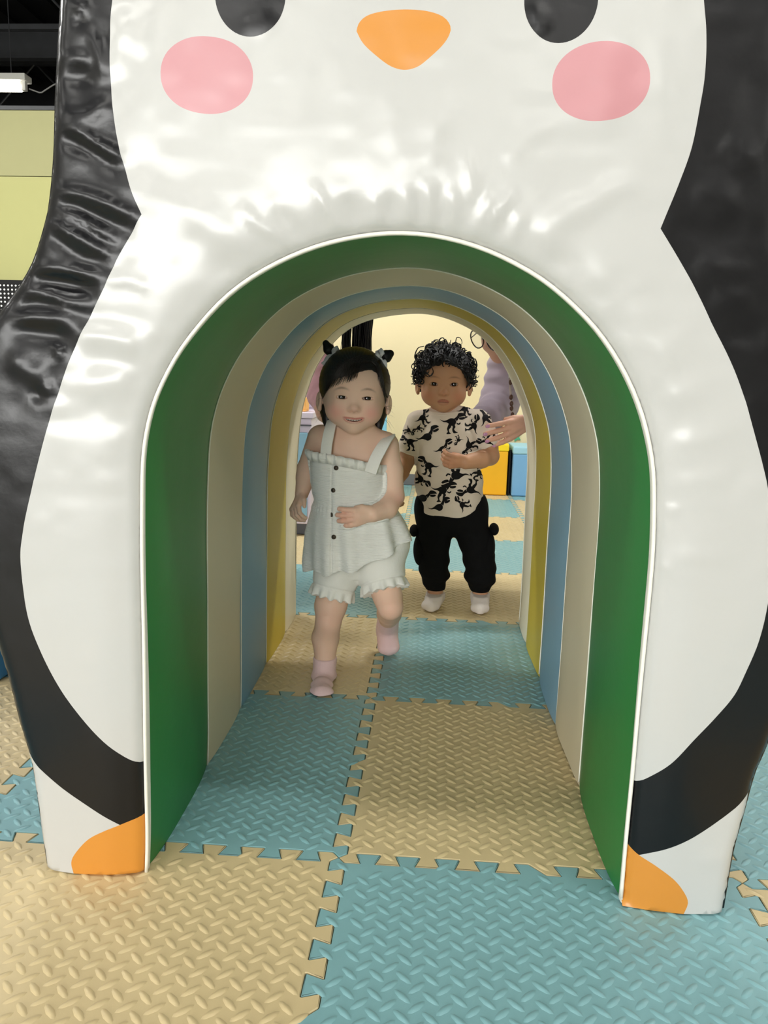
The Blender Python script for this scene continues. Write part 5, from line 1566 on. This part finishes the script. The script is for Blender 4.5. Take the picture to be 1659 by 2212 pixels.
fn = hairfn(HL, 1.18, .012, [-.095, -.078, -.060, -.03, 0.0, .03, .060, .078, .095], [-.05, -.03, .045, .066, .072, .066, .045, -.03, -.05], .98, -.06, .0006, 2.0)
fh.put(fn, HL.P(0, .03, -.04)-.195, HL.P(0, .03, -.04)+.195, 0)
hl_ = solid(fh, 'hair', m_hairb, wl_, 1)
eyes(HL, 1.18, wl_, (-.030, .030), 0, .0305, .0122, (40, 26, 20), None, iris_r=.0058)
ss = []
for k in range(420):
    x = random.choice((random.uniform(740, 757), random.uniform(762, 802), random.uniform(764, 798), random.uniform(766, 800)))
    ye = 762+random.uniform(-8, 22)+(x-735)*.03
    Yd = 1.66+random.uniform(-.05, .07)
    top_ = at(x*.5+768*.5+random.uniform(-6, 6), 622, Yd)
    ss.append(catmull([top_, at(x+3, 672, Yd), at(x+random.uniform(-2, 2), 715, Yd), at(x+random.uniform(-5, 3), ye, Yd)], .02))
o = strand_mesh(ss, .0026, 4, .4).build('hanging_hair', m_hairb, None, True); o.parent = hl_; o['kind'] = 'stuff'
# ------------------------------------------------------------------ things at the back wall and beside the tunnel
m_cream2 = mat('white laminate', (232, 224, 228), 0.4, 0.4, noise=(6, 0.02))
def cube_ottoman(x0, yf, w, h, rgb, rgb_lid, label, depth=.30):
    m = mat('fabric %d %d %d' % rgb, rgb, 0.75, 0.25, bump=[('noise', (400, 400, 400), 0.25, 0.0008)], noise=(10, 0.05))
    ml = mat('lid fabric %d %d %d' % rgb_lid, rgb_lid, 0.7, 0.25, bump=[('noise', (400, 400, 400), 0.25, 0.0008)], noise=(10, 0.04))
    t = empty('storage_cube', (x0+w/2, yf+depth/2, .003), label, 'storage cube', 'storage cubes along the wall')
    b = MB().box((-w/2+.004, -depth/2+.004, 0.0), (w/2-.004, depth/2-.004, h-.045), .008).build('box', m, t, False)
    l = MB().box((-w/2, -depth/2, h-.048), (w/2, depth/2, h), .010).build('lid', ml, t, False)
    return t
yx = at(1092, 1067, 3.83)[0]
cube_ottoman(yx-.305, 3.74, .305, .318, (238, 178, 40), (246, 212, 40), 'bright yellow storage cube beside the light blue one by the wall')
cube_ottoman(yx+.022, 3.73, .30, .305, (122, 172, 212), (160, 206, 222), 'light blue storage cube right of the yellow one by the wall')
MB_ = MB().box((-.006, -.13, 0), (.006, .13, .28), .002)  # filler sheet painted black as the shade in the gap between cubes
tag(link('cube_gap_shade', np_mesh('cube_gap_shade', MB_.v, MB_.f, False), mat('black board', (18, 18, 20), 0.6, 0.3, noise=(20, 0.1)), None, (yx+.011, 3.90, .003)), 'thin black board added as shade in the gap between the yellow and blue cubes', 'board')
cube_ottoman(-1.165, .57, .31, .31, (72, 140, 200), (96, 160, 214), 'medium blue storage cube on the mats left of the penguin')
# green star on the wall above the cubes
star = []
c_ = at(1116, 944, BACK_Y-.004)
sb = MB()
for z_ in (0, -.006):
    for k in range(10):
        r = .034 if k % 2 == 0 else .016; a = PI/2+k*PI/5+.3
        sb.v.append((c_[0]+r*math.cos(a), BACK_Y-.001+z_, c_[2]+r*math.sin(a)))
sb.f = [list(range(10)), list(range(19, 9, -1))]+[[i, 10+i, 10+(i+1) % 10, (i+1) % 10] for i in range(10)]
tag(sb.build('wall_star', mat('green felt', (82, 170, 132), 0.8, 0.2, noise=(40, 0.1))), 'small green star stuck on cream wall above blue cube', 'star decoration')
# child's blue plastic chair by the wall
m_chair = mat('light blue plastic', (134, 200, 222), 0.35, 0.5, noise=(10, 0.03))
cc = at(774, 1000, 3.55)
ch = empty('child_chair', (cc[0], 3.55, .003), 'small light blue plastic chair with slatted back by the wall', 'chair')
W_ = .15
for sx in (-1, 1):
    for sy in (-1, 1):
        MB().tube([(sx*W_*.9, sy*.13, 0), (sx*W_*.75, sy*.11, .27)], [.016, .020], 10).build('leg', m_chair, ch, True)
MB().box((-W_, -.15, .265), (W_, .14, .295), .012).build('seat', m_chair, ch, True)
for sx in (-1, 1): MB().box((sx*W_*.93-.016, .125, .29), (sx*W_*.93+.016, .150, .48), .009).build('back_post', m_chair, ch, True)
MB().box((-W_, .123, .458), (W_, .152, .508), .012).build('top_rail', m_chair, ch, True)
for k in range(4): MB().box((-.098+k*.055, .130, .29), (-.068+k*.055, .146, .462), .005).build('back_slat', m_chair, ch, True)
# pale lilac play kitchen on the left behind the tunnel
m_lav = mat('pale lilac laminate', (208, 198, 212), 0.45, 0.4, noise=(6, 0.02)); m_pb = mat('powder blue laminate', (132, 178, 200), 0.45, 0.4, noise=(6, 0.03)); m_dk = mat('charcoal plinth', (72, 74, 80), 0.5, 0.4, noise=(8, 0.05))
kx1 = at(667, 1000, 2.33)[0]
pk = empty('play_kitchen', (kx1-.40, 2.52, .003), 'pale lilac toy kitchen with blue lower doors left behind tunnel', 'toy kitchen')
def kb(nm, a, b, m, par=None, bev=.004):
    o = MB().box((a[0], a[1], a[2]), (b[0], b[1], b[2]), bev).build(nm, m, par or pk); return o
kb('plinth', (-.39, -.17, 0), (.40, .20, .05), m_dk); kb('body', (-.40, -.19, .052), (.41, .20, .52), m_lav)
for k in range(2):
    d_ = kb('door', (-.385+k*.40, -.203, .08), (-.005+k*.40, -.191, .46), m_pb)
    MB().tube([(-.05+k*.14-.03, -.215, .38), (-.05+k*.14+.03, -.215, .38)], .006, 8).build('handle', m_cream2, d_, True)
kb('dark_line', (-.401, -.2035, .488), (.411, -.190, .494), m_dk, None, .001)
kb('worktop', (-.41, -.205, .522), (.42, .21, .548), m_lav)
kb('back_panel', (-.40, .17, .549), (.41, .20, .98), m_lav); kb('side_panel', (-.40, -.02, .549), (-.37, .169, .98), m_lav); kb('shelf', (-.369, .0, .76), (.41, .169, .785), m_cream2)
MB().tube([(.30, .10, .549), (.30, .10, .64), (.28, .06, .67), (.26, .0, .66)], .010, 8).build('tap', m_cream2, pk, True)
bk_ = empty('toy_basket', (kx1-.08, 2.40, .552), 'small orange toy basket on the pale lilac toy kitchen', 'basket')
m_or = mat('orange plastic', (240, 176, 84), 0.4, 0.5, noise=(10, 0.05))
MB().box((-.06, -.05, 0), (.06, .05, .008), .002).build('base', m_or, bk_)
for a, b in (((-.06, -.05, .008), (.06, -.044, .06)), ((-.06, .044, .008), (.06, .05, .06)), ((-.06, -.0435, .008), (-.054, .0435, .06)), ((.054, -.0435, .008), (.06, .0435, .06))):
    MB().box(a, b, .002).build('side', m_or, bk_)
# black perforated board on the left in front of the pale green wall
pX = at(22, 640, 3.95)[0]
pb = empty('perforated_board', (pX-.5, 3.95, .003), 'black board with rows of white holes below the pale green wall', 'board')
MB().box((-.62, -.012, .30), (.62, .012, at(10, 606, 3.95)[2])).build('board', mat('black pegboard', (14, 14, 15), 0.6, 0.3, noise=(20, 0.1)), pb)
for sx in (-.55, .55): MB().box((sx-.03, -.12, 0), (sx+.03, .12, .04)).box((sx-.02, -.014, .04), (sx+.02, .014, .31)).build('stand', m_steel, pb)
dt = MB(); ztop = at(10, 606, 3.95)[2]
for i in range(48):
    for j in range(24):
        x_, z_ = -.60+i*.0255, ztop-.034-j*.0255
        b0 = len(dt.v)
        for k in range(8): dt.v.append((x_+.0062*math.cos(k*PI/4), -.0132, z_+.0062*math.sin(k*PI/4)))
        dt.f.append([b0+k for k in range(8)])
o = dt.build('white_dots', mat('white hole light', (245, 245, 240), 0.5, 0.4, noise=(20, 0.02)), pb); o['kind'] = 'stuff'  # white discs put in as the light showing through the holes
# made-up window behind the viewer, added to go with the front fill light
wn = structure(MB().box((-6.06, RY0+.004, .34), (0.06, RY0+.05, .40)).box((-6.06, RY0+.004, 2.70), (0.06, RY0+.05, 2.76)).box((-6.06, RY0+.004, .40), (-6.00, RY0+.05, 2.70)).box((0.00, RY0+.004, .40), (0.06, RY0+.05, 2.70)).build('added_fill_window', m_steel))
for k in range(4):
    MB().box((-5.98+k*1.495, RY0+.010, .41), (-5.98+k*1.495+1.475, RY0+.018, 2.69)).build('pane', mat('glowing fill pane', (235, 242, 248), 0.1, 0.5, emit=((235, 243, 250), 1.2), noise=(1, 0.05)), wn)
